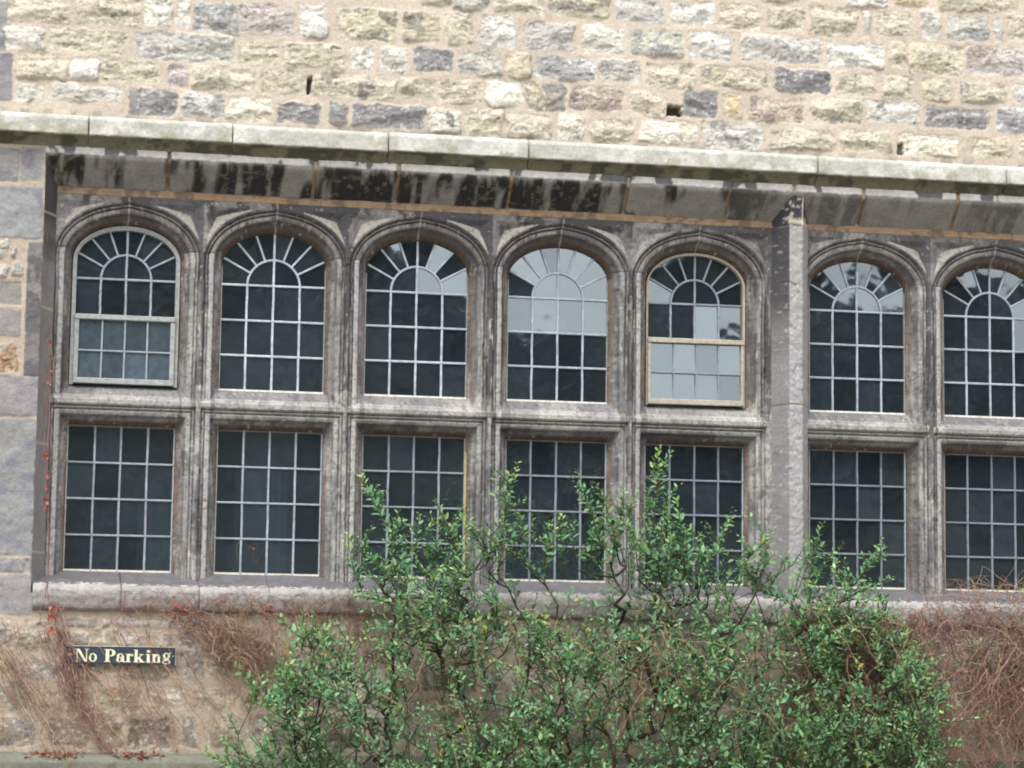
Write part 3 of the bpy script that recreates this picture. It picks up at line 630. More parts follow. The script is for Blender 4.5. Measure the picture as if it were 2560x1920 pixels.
        inn=[(hw,ZB)]+[(hw*math.cos(a),TOPS+(RISE-(HW-hw))*math.sin(a)) for a in np.linspace(0,math.pi,40)]+[(-hw,ZB)]
        n=len(out); v=[];f=[]
        for (ox,oz),(ix,iz) in zip(out,inn): v+=[(cx+ox,YG_-.030,oz),(cx+ix*1.004,YG_-.026,iz),(cx+ix,YG_-.018,iz),(cx+ix,YG_+.02,iz)]
        for q in range(n-1):
            for s_ in range(3): f.append((4*q+s_,4*q+s_+1,4*q+4+s_+1,4*q+4+s_))
        fr.add(v,f,cp)
        w_=child(fr.build('window',M_paint,None,col=True)); w_['label']='arched sash window with pale painted timber frame' if i==0 else 'arched sash window with flaking cream frame and sky bright lower panes'
        g.build('glass',M_glass,w_,col=True); l.build('lead_cames',M_lead,w_,col=True)
        # lower sash, standing a little proud
        s=MB(); st_=.024 if i==0 else .017; zt_=1.300; y0=YG_-.042; y1_=YG_-.014; xw=hw+(.004 if i==0 else .004)
        tp=cp*1.05 if i==0 else alb(178,172,156)
        s.box(cx-xw,cx+xw,y0-.006,y1_,zt_-.026,zt_,tp*1.05,.003)
        s.box(cx-xw,cx-xw+st_,y0,y1_,ZB+.035,zt_-.026,tp,.003); s.box(cx+xw-st_,cx+xw,y0,y1_,ZB+.035,zt_-.026,tp,.003)
        s.box(cx-xw,cx+xw,y0-.002,y1_,ZB+.006,ZB+.035,tp,.003)
        rk=.006 if i==4 else 0; s.v=[(p[0],p[1],p[2]+rk*(p[0]-cx)) for p in s.v]; so_=s.build('sash',M_paint,w_,col=True)
        g=MB(); l=MB(); YG_=YGL-.028; x0=-xw+st_; xs=[x0+k*(-2*x0)/4 for k in range(5)]; zl=[ZB+.033,ZB+.175,zt_-.024]
        for r_ in range(2):
            for k in range(4): pane(g,[[(xs[k],zl[r_]),(xs[k+1],zl[r_])],[(xs[k],zl[r_+1]),(xs[k+1],zl[r_+1])]],('s',r_,k))
        for k in(1,2,3): came(l,(cx+xs[k],zl[0]),(cx+xs[k]+R_.uniform(-.003,.003),zl[-1]),.010,YG_-.0025,cb*.95)
        for q in range(4): came(l,(cx+xs[q],zl[1]),(cx+xs[q+1],zl[1]),.010,YG_-.0035,cb*.9)
        g.build('sash_glass',M_glass,w_,col=True); l.build('sash_cames',M_lead,w_,col=True)
B1=(205,216,226); B2=(150,160,172)
T=[{'s':(0,.0),'l':(0,-.004)},{'l':(0,-.004)},
 {('f',0,0):(0,.035),('i',0,0):(.0,.022),('f',0,2):(0,.010),('f',0,1):(0,-.022),('f',0,3):(0,-.020),('f',0,4):(0,-.02),'u':(0,-.006)},
 {'u':(0,-.010),('u',2,0):(0,.003),('u',2,1):(0,.006),('u',2,2):(0,.02),('u',2,3):(0,.02),'f':(0,.014),'i':(0,.018),('f',0,7):(0,-.02)},
 {'f':(0,-.03),'i':(0,-.03),'u':(0,-.012),('u',0,2):(0,.03),('u',0,3):(0,.006),('f',0,7):(0,.006),('f',0,6):(0,-.03),('u',0,1):(0,-.04),('u',0,0):(0,-.03),'s':(0,.055)},
 {'i':(0,.004),'f':(0,.0),('f',0,7):(0,-.012),('f',0,6):(0,-.003),('f',0,0):(0,.010),'u':(0,-.006)},
 {'i':(0,-.02),'f':(0,.006),('f',0,7):(0,-.02),('f',0,6):(0,-.012),('f',0,0):(0,.02),'u':(0,-.004),('u',2,3):(0,.02),('u',2,2):(0,.0),('u',1,3):(0,.014)},{}]
BR=[((178,190,198),(168,176,184)),((208,220,230),(176,186,196)),((198,210,222),(160,168,180)),((186,198,210),(150,156,170)),((160,168,176),(140,148,162)),((186,198,210),(140,148,160)),((186,198,210),(140,148,160)),((180,190,200),(140,148,160))]
for i in range(8): glazing(i,T[i],BR[i])
# ---- room behind the glass
rm=MB(); 
rm.box(-1.2,6.6,4.6,4.7,-1.2,2.6); rm.box(-1.3,-1.2,.5,4.7,-1.2,2.6); rm.box(6.6,6.7,.5,4.7,-1.2,2.6); rm.box(-1.3,6.7,.5,4.7,2.6,2.7)
child(rm.build('room_wall',M_plaster)); fl=MB(); fl.box(-1.3,6.7,.4,4.7,-1.3,-1.2); child(fl.build('room_floor',M_dark))
bk=MB(); bk.box(-1.3,XL-.02,.32,.5,-1.3,2.7); bk.box(XR+.02,6.7,.32,.5,-1.3,2.7); bk.box(XL-.02,XR+.02,.32,.5,-1.3,-.05); bk.box(XL-.02,XR+.02,.32,.5,1.98,2.7); child(bk.build('inner_wall',M_plaster))
def curtain(x0,x1,z0,z1,y):
    n=40; xs=np.linspace(x0,x1,n); zs=np.linspace(z0,z1,6); X,Zq=np.meshgrid(xs,zs); Y=y+.02*np.sin((X-x0)*70+.8*np.sin(X*31))
    return child(grid_obj('curtain',np.stack([X,Y,Zq],-1),None,M_cloth))
curtain(.62,.90,-.3,.58,.7); curtain(.12,.30,-.3,.40,.8)
# roof slab far above, so that the wall belongs to a closed building
rf=MB(); rf.box(-3.2,8.2,-.25,8,4.3,4.5); child(rf.build('roof',M_dark))
sw_=MB(); sw_.box(-3,-2.9,.03,8,GZ,4.3); sw_.box(7.9,8,.03,8,GZ,4.3); sw_.box(-3,8,7.9,8,GZ,4.3); child(sw_.build('side_wall',M_plaster))

# ================================================================== THE SIGN
s0=at(585*.217+40,1560+252*.217,-.035); s1=at(1838*.217+40,1560+272*.217,-.035); s2=at(585*.217+40,1560+455*.217,-.035)
SW=s1[0]-s0[0]; SH=s0[2]-s2[2]
S=empty('no_parking_sign',((s0[0]+s1[0])/2,-.01,(s0[2]+s1[2])/2-SH)); tag(S,'long dark sign board lettered No Parking in cream on the wall','sign')
S.rotation_euler=(0,math.atan2(-(s1[2]-s0[2]),SW),0)
mb=MB(); mb.box(-SW/2,SW/2,-.027,.0,0,SH,alb(52,64,76),.002); mb.build('board',M_sign,S,col=True)
mb=MB(); mb.box(-SW/2,SW/2,-.0285,-.002,SH+.0003,SH+.003,alb(232,226,218)); mb.box(SW/2+.0003,SW/2+.0025,-.0285,-.002,0,SH+.003,alb(215,210,205)); mb.build('edge_trim',M_sign,S,col=True)
def glyphs():
    """bold old style serif letters as polygons, unit: x-height ~ .66, cap 1"""
    def rect(x0,y0,x1,y1): return [(x0,y0),(x1,y0),(x1,y1),(x0,y1)]
    def ring(cx,cy,rx,ry,ix,iy,a0=0,a1=360,n=28):
        q=[]
        for k in range(n):
            a=R(a0+(a1-a0)*k/n);b=R(a0+(a1-a0)*(k+1)/n)
            q.append([(cx+rx*math.cos(a),cy+ry*math.sin(a)),(cx+rx*math.cos(b),cy+ry*math.sin(b)),(cx+ix*math.cos(b),cy+iy*math.sin(b)),(cx+ix*math.cos(a),cy+iy*math.sin(a))])
        return q
    def disc(cx,cy,r_): return ring(cx,cy,r_,r_,0,0,n=14)
    G={}
    G['N']=([rect(.10,0,.17,1),rect(0,0,.27,.05),rect(0,.95,.22,1),[(.10,1),(.30,1),(.86,0),(.68,0)],rect(.79,0,.86,1),rect(.69,.95,.97,1)],.98)
    G['o']=(ring(.33,.33,.33,.345,.15,.29),.66)
    G['P']=([rect(.10,0,.32,1),rect(0,0,.43,.05),rect(0,.95,.4,1)]+ring(.38,.72,.36,.28,.15,.22,-90,90)+[rect(.30,.44,.39,.50),rect(.30,.94,.39,1)],.76)
    G['a']=([rect(.36,.08,.54,.48)]+ring(.30,.47,.24,.21,.08,.16,0,165)+disc(.13,.45,.085)+ring(.25,.19,.23,.20,.08,.14)+[[(.36,.10),(.54,.10),(.62,.0),(.50,-.01)],rect(.54,0,.64,.05)],.64)
    G['r']=([rect(.08,0,.26,.66),rect(0,0,.36,.05),rect(0,.61,.2,.66)]+ring(.36,.46,.16,.21,.06,.12,60,170)+disc(.43,.56,.09),.52)
    G['k']=([rect(.08,0,.26,1),rect(0,0,.34,.05),rect(0,.95,.2,1),[(.26,.28),(.30,.24),(.58,.62),(.50,.62)],[(.26,.36),(.38,.42),(.68,.03),(.46,.03)],rect(.40,0,.74,.05),rect(.38,.60,.66,.65)],.74)
    G['i']=([rect(.08,0,.26,.66),rect(0,0,.34,.05),rect(0,.61,.2,.66)]+disc(.17,.88,.11),.35)
    G['n']=([rect(.08,0,.26,.66),rect(0,0,.34,.05),rect(0,.61,.2,.66)]+ring(.38,.42,.22,.25,.05,.16,0,165)+[rect(.43,0,.60,.44),rect(.36,0,.68,.05)],.69)
    G['g']=(ring(.29,.44,.26,.23,.10,.17)+ring(.29,-.06,.29,.17,.20,.10)+[rect(.10,.10,.48,.2),[(.05,.10),(.13,.24),(.2,.22),(.14,.08)],[(.40,.60),(.52,.70),(.62,.70),(.60,.60)]],.62)
    return G
G=glyphs(); capH=.066; base=at(700*.217+40,1560+430*.217,-.035)[2]-(S.location[2]); 
xpos=[(680,'N'),(838,'o'),(1015,'P'),(1150,'a'),(1262,'r'),(1352,'k'),(1492,'i'),(1562,'n'),(1685,'g')]
xend=[836,930,1148,1260,1352,1482,1556,1672,1785]
lay=0
for (x0,ch),x1 in zip(xpos,xend):
    polys,wd=G[ch]; wx0=at(x0*.217+40,1650,-.035)[0]-S.location[0]; wx1=at(x1*.217+40,1650,-.035)[0]-S.location[0]; kx_=(wx1-wx0)/wd
    dzg=.004 if ch=='g' else 0; lm=MB()
    for pl in polys:
        lay+=1; yy=-.0288-.00003*(lay%17); n=len(pl)
        lm.add([(wx0+p[0]*kx_,yy,base+dzg*1.6+p[1]*capH*(.93 if ch!='g' else .95)) for p in pl]+[(wx0+p[0]*kx_,-.0268,base+dzg*1.6+p[1]*capH*(.93 if ch!='g' else .95)) for p in pl],[tuple(range(n))]+[(k,(k+1)%n,n+(k+1)%n,n+k) for k in range(n)],alb(246,242,206))
    lm.build('letter',M_sign,S,col=True)
for sx_ in(-1,1):
    mb=MB(); cx_=sx_*(SW/2-.011); n=10
    v=[(cx_+.0035*math.cos(k*2*math.pi/n),-.029,SH/2+.0035*math.sin(k*2*math.pi/n)) for k in range(n)]+[(cx_,-.0305,SH/2)]
    mb.add(v,[(k,(k+1)%n,n) for k in range(n)],alb(190,200,205)); mb.build('screw',M_sign,S,col=True)

# ================================================================== PLANTS
def leaf_arrays(base,dirn,up,L_,W_,fold=.25,droop=.15):
    """arrays of leaves: base,dirn,up (n,3); returns V (n,8,3)"""
    d_=dirn/np.linalg.norm(dirn,axis=1)[:,None]; s=np.cross(d_,up); s/=np.linalg.norm(s,axis=1)[:,None]+1e-9; n_=np.cross(s,d_)
    def pt(a,b,h): return base+d_*(a*L_)[:,None]+s*(b*W_)[:,None]+n_*(h*L_)[:,None]
    return np.stack([pt(0,0,0),pt(.38,0,-.02),pt(.74,0,-.05-droop*.3),pt(1,0,-droop*.7),pt(.34,.5,fold*.2),pt(.70,.40,fold*.14-droop*.3),pt(.34,-.5,fold*.2),pt(.70,-.40,fold*.14-droop*.3)],1)
LF=np.array([[0,1,4,4],[1,2,5,4],[2,3,5,5],[0,6,1,1],[1,6,7,2],[2,7,3,3]])
def leaves_obj(name,Vs,Cs,mat,parent):
    V=np.concatenate(Vs); n=len(V); C=np.repeat(np.concatenate(Cs),8,axis=0)
    tri=np.array([[0,1,4],[1,2,5],[1,5,4],[2,3,5],[0,6,1],[1,6,7],[1,7,2],[2,7,3]])
    F=(np.arange(n)[:,None,None]*8+tri[None]).reshape(-1,3)
    return mesh_np(name,V.reshape(-1,3),F,mat,parent,C,smooth=False)
pr=np.random.default_rng(21)
def P2(x,y,Y): return at(x*D,y*D,Y)          # position read at 2212 wide scale
def inpoly(x,y,poly):
    ins=False; n=len(poly)
    for i in range(n):
        x1,y1=poly[i];x2,y2=poly[(i+1)%n]
        if (y1>y)!=(y2>y) and x<(x2-x1)*(y-y1)/(y2-y1)+x1: ins=not ins
    return ins
body=[(690,1800),(640,1640),(600,1540),(640,1440),(790,1490),(840,1400),(850,1330),(780,1230),(900,1190),(990,1235),(1040,1170),(1120,1190),(1230,1190),(1340,1130),(1420,1140),(1530,1190),(1560,1260),(1640,1250),(1700,1290),(1800,1270),(1890,1340),(1960,1430),(2060,1500),(2030,1600),(2060,1800)]
SH_=empty('evergreen_shrub',(2.7,-.5,GZ)); tag(SH_,'tall untidy evergreen shrub with small glossy leaves growing up over the window','shrub')
def shc(o): o.parent=SH_; o.matrix_parent_inverse=Matrix.Translation((-2.7,.5,-GZ)); return o
shoots=[]  # (base, tip, nleaves, depth)
def shoot(p0,p1,lw=1.0,light=.3): shoots.append((np.array(p0),np.array(p1),lw,light))
# long leading shoots traced from the photograph (2212 px scale): base -> tip
lead_sh=[((865,1180),(782,1025)),((835,1130),(800,1050)),((860,1240),(850,1120)),((900,1200),(905,1105)),((1000,1210),(943,1080)),((980,1180),(950,1100)),((1075,1240),(1090,1110)),((1085,1150),(1118,1000)),((1095,1130),(1100,1020)),((1150,1240),(1110,1090)),((1300,1180),(1245,1015)),((1280,1130),(1250,1050)),((1330,1180),(1285,1040)),((1300,1230),(1310,1100)),((1340,1160),(1350,1060)),
((1410,1200),(1425,965)),((1400,1100),(1420,985)),((1440,1150),(1442,1035)),((1470,1220),(1440,1080)),((1480,1240),(1460,1080)),((1500,1260),(1575,1120)),((1540,1200),(1585,1115)),((1610,1210),(1672,1140)),((1640,1280),(1665,1170)),((1650,1260),(1780,1180)),((1720,1300),(1760,1180)),((1750,1250),(1778,1130)),((1765,1260),(1800,1190)),
((1800,1330),(1905,1160)),((1850,1260),(1912,1180)),((1820,1300),(1925,1250)),((1860,1340),(1950,1290)),((790,1280),(752,1155)),((800,1210),(755,1165)),((700,1440),(640,1345)),((760,1460),(680,1360)),((740,1420),(650,1350)),((690,1500),(600,1375)),((700,1510),(590,1450)),((660,1560),(530,1515)),((700,1500),(560,1520)),((620,1500),(525,1520)),
((540,1690),(440,1620)),((600,1680),(470,1640)),((640,1650),(560,1620)),((1900,1450),(2050,1490)),((1950,1520),(2055,1505)),((1940,1570),(2050,1560)),((1950,1640),(2040,1600)),((1880,1390),(1990,1400)),((1890,1420),(1960,1370)),((1000,1240),(930,1110)),((870,1290),(820,1200)),((1180,1230),(1190,1130)),((1220,1220),(1215,1110)),((1370,1180),(1350,1080)),((1640,1250),(1560,1190)),((1050,1210),(1020,1140))]
for (a,b) in lead_sh:
    Y=-.30+pr.uniform(-.12,.12); a=(a[0]+pr.uniform(-8,8),a[1]); shoot(P2(*a,Y),P2(*b,Y-.02),1.12,.65)
    # side twigs
    for q in range(4):
        t=pr.uniform(.05,.7); m=(a[0]+(b[0]-a[0])*t,a[1]+(b[1]-a[1])*t); e=(m[0]+pr.uniform(-45,45),m[1]-pr.uniform(15,60)); shoot(P2(*m,Y),P2(*e,Y-pr.uniform(-.06,.06)),.9,.5)
for (cx_,cy_,rx_,ry_,nn) in ((700,1440,75,70,60),(770,1500,90,70,60),(680,1500,110,50,50),(560,1530,40,12,8),(640,1650,140,45,70),(780,1600,110,70,60),(940,1260,110,60,60),(1090,1190,70,50,30),(1330,1210,90,60,50),(1440,1210,70,60,40),(1860,1330,70,40,20)):
    for _ in range(int(nn*.42)):
        x=cx_+pr.normal(0,.55)*rx_; y=cy_+pr.normal(0,.55)*ry_; a=pr.normal(0,45); ln=pr.uniform(40,85); Y=-.25-.25*pr.uniform()
        shoot(P2(x,y,Y),P2(x+ln*math.sin(R(a)),y-ln*math.cos(R(a)),Y-.03),1,.4)
cnt=0
while cnt<1700:
    x=pr.uniform(420,2080); y=pr.uniform(1100,1730)
    if not inpoly(x,y,body): continue
    dn=float(fbm(np.array([x]),np.array([y]),150.,61,3)[0]); 
    dens=np.clip((dn-.44)*7,.04,1)*(.45+.55*np.clip((y-1200)/200,0,1))
    if y>1340: dens=max(dens,.28)
    if pr.uniform()>dens: continue
    Y=-.22-.45*pr.uniform()*np.clip((y-1150)/350,.25,1); a=pr.normal(0,38)
    ln=pr.uniform(45,105); e=(x+ln*math.sin(R(a))+ (x-1350)*.02,y-ln*math.cos(R(a))*pr.uniform(.3,1))
    shoot(P2(x,y,Y),P2(*e,Y+pr.uniform(-.10,.06)),1,.25 if dn<.6 else .35); cnt+=1
for a,b in [((2212,1400),(2195,1335)),((2230,1420),(2180,1385)),((2240,1300),(2205,1275)),((2150,1380),(2080,1400)),((2230,1480),(2200,1440)),((2120,1420),(2060,1440))]:
    shoot(P2(*a,-.2),P2(*b,-.22),.8,.9)
Vs=[];Cs=[]; tb=Tubes(4)
g1=alb(94,144,92);g2=alb(126,174,128);g3=alb(156,192,146);g4=alb(176,204,104);g5=alb(66,98,58)
def grow(shoots,Vs,Cs,tb,lsize=.036):
    for p0,p1,lw,light in shoots:
        L_=np.linalg.norm(p1-p0); n=max(5,int(L_/.0105)); t=np.linspace(0,1,n)
        bend=pr.normal(0,.10,3)*L_; P_=p0+(p1-p0)*t[:,None]+bend*(t*(1-t))[:,None]*2
        tb.add(P_[::2] if n>8 else P_,np.interp(t[::2] if n>8 else t,[0,1],[.0026,.0010]),alb(86,72,50)*pr.uniform(.6,1.3))
        T_=np.gradient(P_,axis=0); T_/=np.linalg.norm(T_,axis=1)[:,None]
        k=len(P_); phi=np.arange(k)*2.4+pr.uniform(0,6); 
        A=np.cross(T_,[.1,-1,.3]); A/=np.linalg.norm(A,axis=1)[:,None]; B_=np.cross(T_,A)
        side=A*np.cos(phi)[:,None]+B_*np.sin(phi)[:,None]
        sp_=pr.uniform(.5,1.1,k)[:,None]; dirn=T_*sp_+side*1.0+pr.normal(0,.15,(k,3)); dirn[:,2]+=.1
        up=np.array([0,-.55,1.])+pr.normal(0,.35,(k,3))
        sz=lsize*pr.uniform(.65,1.3)*lw*np.interp(t,[0,.7,1],[1,1.0,.62])*pr.uniform(.65,1.25,k)
        keep=pr.uniform(size=k)<.92
        Vs.append(leaf_arrays(P_,dirn,up,sz,sz*pr.uniform(.36,.48,k))[keep])
        r_=pr.uniform(size=(k,1)); base=g1*(1-r_)+g2*r_; r2=pr.uniform(size=(k,1)); base=np.where(r2<.14,g3,base); base=np.where(r2>.86,g5,base)
        tipf=(t[:,None]>.72)*light*pr.uniform(.3,1,(k,1)); base=base*(1-tipf)+g4*tipf; base=base*(np.array([1.06,1.04,.88]) if pr.uniform()<.3 else np.array([.95,1,1.05]))*pr.uniform(.8,1.25)
        yl_=pr.uniform(size=(k,1))<.006; base=np.where(yl_,alb(190,180,60),base)
        Cs.append((base*pr.uniform(.8,1.2,(k,1)))[keep])
grow(shoots,Vs,Cs,tb)
shc(leaves_obj('foliage',Vs,Cs,M_leaf,None)); 
# woody skeleton: every shoot is joined to the nearest branch nearer the roots
roots=[P2(x,1700,-.35)*np.array([1,1,0])+np.array([0,0,GZ]) for x in(1120,1250,1440,1650,1850)]
bases=sorted([s[0] for s in shoots],key=lambda p:p[2]); bases=[b for b in bases if b[0]<4.6]
nodes=[r.copy() for r in roots]; par=[-1]*len(roots)
for q,r in enumerate(roots):
    prev=q; 
    for s_ in range(1,9):
        nodes.append(r+np.array([.05*math.sin(s_*1.3+q),-.02*s_/8,s_*.14])); par.append(prev); prev=len(nodes)-1
for b in bases:
    A=np.array(nodes); v=b-A; dist=np.linalg.norm(v*np.array([1.2,1.2,.8]),axis=1)+np.where(v[:,2]<.01,1.5,0); j=int(np.argmin(dist))
    dd=np.linalg.norm(v[j])
    k=max(1,int(dd/.12)); prev=j; pj=nodes[j]
    for s_ in range(1,k+1):
        t=s_/k; m=pj+(b-pj)*t; 
        if s_<k: m=m+pr.normal(0,.012,3)
        nodes.append(m); par.append(prev); prev=len(nodes)-1
load=np.ones(len(nodes))
for q in range(len(nodes)-1,-1,-1):
    if par[q]>=0: load[par[q]]+=load[q]
kids={}
for q,p in enumerate(par): kids.setdefault(p,[]).append(q)
def chain(q0):
    stack=[q0]
    while stack:
        q=stack.pop(); path=[q] if par[q]<0 else [par[q],q]
        while kids.get(path[-1]):
            ks=sorted(kids[path[-1]],key=lambda z:-load[z]); stack+=ks[1:]; path.append(ks[0])
        if len(path)>1:
            rr=np.clip(.0012*np.sqrt(load[path]),.0018,.012); 
            if par[q]>=0: rr[0]=rr[1]
            tb.add(np.array([nodes[z] for z in path]),rr,alb(70,60,48)*pr.uniform(.7,1.2))
for q in range(len(roots)): chain(q)
shc(tb.build('stems',M_bark))

# ---- bare creepers
def vine(tb,pts,Y,r0,r1,c,jit=7,n=14,out=.012):
    """a stem through pixel points at depth Y in front of the wall"""
    pts=np.array(pts,float); s=np.linspace(0,1,len(pts)); t=np.linspace(0,1,n)
    x=np.interp(t,s,pts[:,0]);y=np.interp(t,s,pts[:,1])
    jx=np.cumsum(pr.normal(0,1,n));jy=np.cumsum(pr.normal(0,1,n)); jx-=np.linspace(jx[0],jx[-1],n);jy-=np.linspace(jy[0],jy[-1],n)
    x=x+jx*jit*.45;y=y+jy*jit*.45
    Yv=Y+np.cumsum(pr.normal(0,out*.4,n)); Yv=np.minimum(Yv,-.018)
    P_=np.array([P2(a,b,yy) for a,b,yy in zip(x,y,Yv)]); tb.add(P_,np.linspace(r0,r1,n),c); return x,y,Yv
vc=[alb(160,118,108),alb(142,110,102),alb(190,162,136),alb(158,124,106),alb(122,96,92),alb(204,178,146)]
def vcol(): return vc[pr.integers(len(vc))]*pr.uniform(.8,1.4)
def twigs(tb,x,y,Yv,num,ln,bias=(0,0)):
    for _ in range(num):
        k=pr.integers(1,len(x)-1); a=pr.uniform(0,6.28); l_=ln*pr.uniform(.4,1.2)
        e=(x[k]+l_*math.cos(a)+bias[0],y[k]+l_*math.sin(a)+bias[1]); m=((x[k]+e[0])/2+pr.normal(0,4),(y[k]+e[1])/2+pr.normal(0,4))
        vine(tb,[(x[k],y[k]),m,e],Yv[k],.0013,.0007,vcol(),2,6)
redl=[alb(186,66,62),alb(184,92,66),alb(176,118,84),alb(158,66,60)]
def red_leaves(name,pts,parent,par_loc,Y=-.04,size=.022):
    n=len(pts); b=np.array([P2(x+pr.normal(0,2),y+pr.normal(0,2),Y) for x,y in pts]); d_=pr.normal(0,.4,(n,3)); d_[:,2]-=.7; up=np.array([0,-1,.3])+pr.normal(0,.3,(n,3))
    sz=size*pr.uniform(.6,1.2,n); V=leaf_arrays(b,d_,up,sz,sz*.6,fold=.5); C=np.array([redl[pr.integers(4)] for _ in range(n)])
    o=leaves_obj(name,[V],[C],M_leaf,None); o.parent=parent; o.matrix_parent_inverse=Matrix.Translation([-v for v in par_loc]); return o
def creeper(name,label,loc):
    e=empty(name,loc); tag(e,label,'creeper','dry creepers climbing the wall'); return e,loc
def fin(tb,name,e,loc): 
    o=tb.build(name,M_bark); o.parent=e; o.matrix_parent_inverse=Matrix.Translation([-v for v in loc]); return o
# 1 strand up the left jamb
e,loc=creeper('dry_creeper','thin creeper strand with a few red leaves climbing the left window jamb',(-.42,-.03,-.9)); t1=Tubes(4)
for q in range(3): vine(t1,[(98+q*3,1300),(102,1240),(104-q,1100),(100+q,980),(104,850),(108,760),(110,720-q*25)],-.03,.0018,.0008,vcol(),3,26,.002)
fin(t1,'stems',e,loc)
red_leaves('leaves',[(100,975),(101,980),(99,982),(101,986),(99,1020),(100,1025),(99,1048),(100,1052),(98,1075),(99,1082),(99,1088),(107,830),(106,822),(107,800),(108,775),(107,765),(110,735),(104,812)],e,loc,-.035,.026)
# 2 the strand left of the sign, running down to the right
e,loc=creeper('dry_creeper','brown creeper bundle running down past the left end of the No Parking sign',(-.35,-.03,GZ)); t1=Tubes(4)
for q in range(34):
    o=pr.normal(0,9)*pr.choice([.6,2.0]); o2=pr.normal(0,24); s_=pr.uniform(0,.25); cut=pr.uniform(.5,1)
    full=[(112+o*.8,1300),(130+o,1360),(150+o,1420),(172+o,1490),(205+o2,1560),(245+o2,1620),(290+o2*1.4,1680),(330+o2*2,1760)]
    full=full[int(s_*8):max(int(cut*8),4)+int(s_*4)]
    if len(full)<3: continue
    x,y,Yv=vine(t1,full,-.035,.0018,.0008,vcol(),13,18,.012); twigs(t1,x,y,Yv,6,26)
fin(t1,'stems',e,loc)
red_leaves('leaves',[(108+pr.normal(0,5),1305+pr.uniform(0,60)) for _ in range(14)]+[(150,1400),(152,1405),(155,1410),(190,1430),(190,1437),(218,1450),(240,1490),(242,1495),(246,1500),(180,1410),(350,1395)],e,loc,-.055,.026)
# 3 the sparse diagonal runners over the lower wall
e,loc=creeper('dry_creeper','sparse thin creeper runners slanting across the lower left wall',(0,-.03,GZ)); t1=Tubes(3)
for q in range(120):
    x0=pr.uniform(-260,560); y0=pr.uniform(1330,1480); sl=pr.uniform(.35,.75); ln=pr.uniform(150,330)
    x,y,Yv=vine(t1,[(x0,y0),(x0+ln*sl*.5+pr.normal(0,14),y0+ln*.5),(x0+ln*sl,y0+ln)],-.03,pr.uniform(.0012,.0028),.0008,vcol(),9,16,.006); twigs(t1,x,y,Yv,4,32)
for q in range(60):   # looping cross runners
    x0=pr.uniform(-60,700); y0=pr.uniform(1380,1640); ln=pr.uniform(60,190)*pr.choice([-1,1])
    vine(t1,[(x0,y0),(x0+ln*.4,y0-pr.uniform(10,60)),(x0+ln,y0+pr.uniform(-20,50))],-.05,.0013,.0007,vcol(),8,14,.008)
for q in range(420):   # short web of twigs below the sill
    x0=pr.uniform(240,860); y0=1300+abs(pr.normal(0,60)); a=pr.uniform(-60,60); h=pr.uniform(18,60)
    vine(t1,[(x0,y0),(x0+h*.5*math.sin(R(a))+pr.normal(0,5),y0-h*.4),(x0+h*math.sin(R(a)),y0-h*.7*math.cos(R(a)))],-.035-pr.uniform(0,.05),.0014,.0007,vcol()*np.array([.85,.72,.72]),6,9,.010)
for q in range(20):   # loose ends over the sill
    x0=pr.uniform(90,820); vine(t1,[(x0,1330),(x0+pr.normal(0,25),1290),(x0+pr.normal(0,50),1250+pr.uniform(-10,25))],-.05,.0013,.0006,vcol(),7,9,.006)
fin(t1,'stems',e,loc)
# 4 bundle in the middle
e,loc=creeper('dry_creeper','thick reddish creeper bundle between the sign and the evergreen shrub',(.9,-.03,GZ)); t1=Tubes(3)
for q in range(75):
    o=pr.normal(0,30); full=[(385+o,1310+abs(o)*.3),(440+o,1350),(505+o*1.2,1400),(555+o*1.4,1450),(600+o*1.7,1510),(640+o*2.5,1590),(700+o*3,1680)]
    a=pr.integers(0,3); b=a+pr.integers(3,5); x,y,Yv=vine(t1,full[a:b],-.045,.0018,.0008,vcol(),15,16,.014); twigs(t1,x,y,Yv,6,30)
fin(t1,'stems',e,loc)
red_leaves('leaves',[(pr.normal(388,12),pr.normal(1308,9)) for _ in range(12)]+[(pr.normal(380,4),1325) for _ in range(3)]+[(pr.normal(575,8),1307) for _ in range(6)]+[(578,1335),(576,1340),(445,1335)],e,loc,-.07,.026)
# 5 fringe under the sill and tangle behind the shrub
e,loc=creeper('dry_creeper','fringe of upright brown creeper twigs under the sill behind the shrub',(2.0,-.03,GZ)); t1=Tubes(3)
for q in range(1250):
    x0=pr.uniform(450,2000); 
    if x0<850: y0=1300+pr.uniform(0,120)+20*math.sin(x0/30)
    else: y0=1310+pr.uniform(0,360)
    if x0<850 and pr.uniform()>.85: continue
    h=pr.uniform(20,70); a=pr.normal(0,22) if y0<1400 else pr.uniform(-80,80)
    x,y,Yv=vine(t1,[(x0,y0+h*.5),(x0+pr.normal(0,8)+h*.3*math.sin(R(a)),y0),(x0+h*math.sin(R(a)),y0-h*.5*math.cos(R(a)))],-.04-pr.uniform(0,.10),.0015,.0007,vcol(),5,9,.012)
    if q%2==0: twigs(t1,x,y,Yv,3,20)
for q in range(60):
    x0=pr.uniform(850,1900); y0=pr.uniform(1290,1560); vine(t1,[(x0,y0),(x0+pr.normal(40,60),y0+pr.uniform(-40,40)),(x0+pr.normal(90,60),y0+pr.uniform(60,190))],-.62+pr.uniform(-.1,.2),.0020,.0010,alb(186,160,116)*pr.uniform(.7,1.1),12,16,.015)
fin(t1,'stems',e,loc)
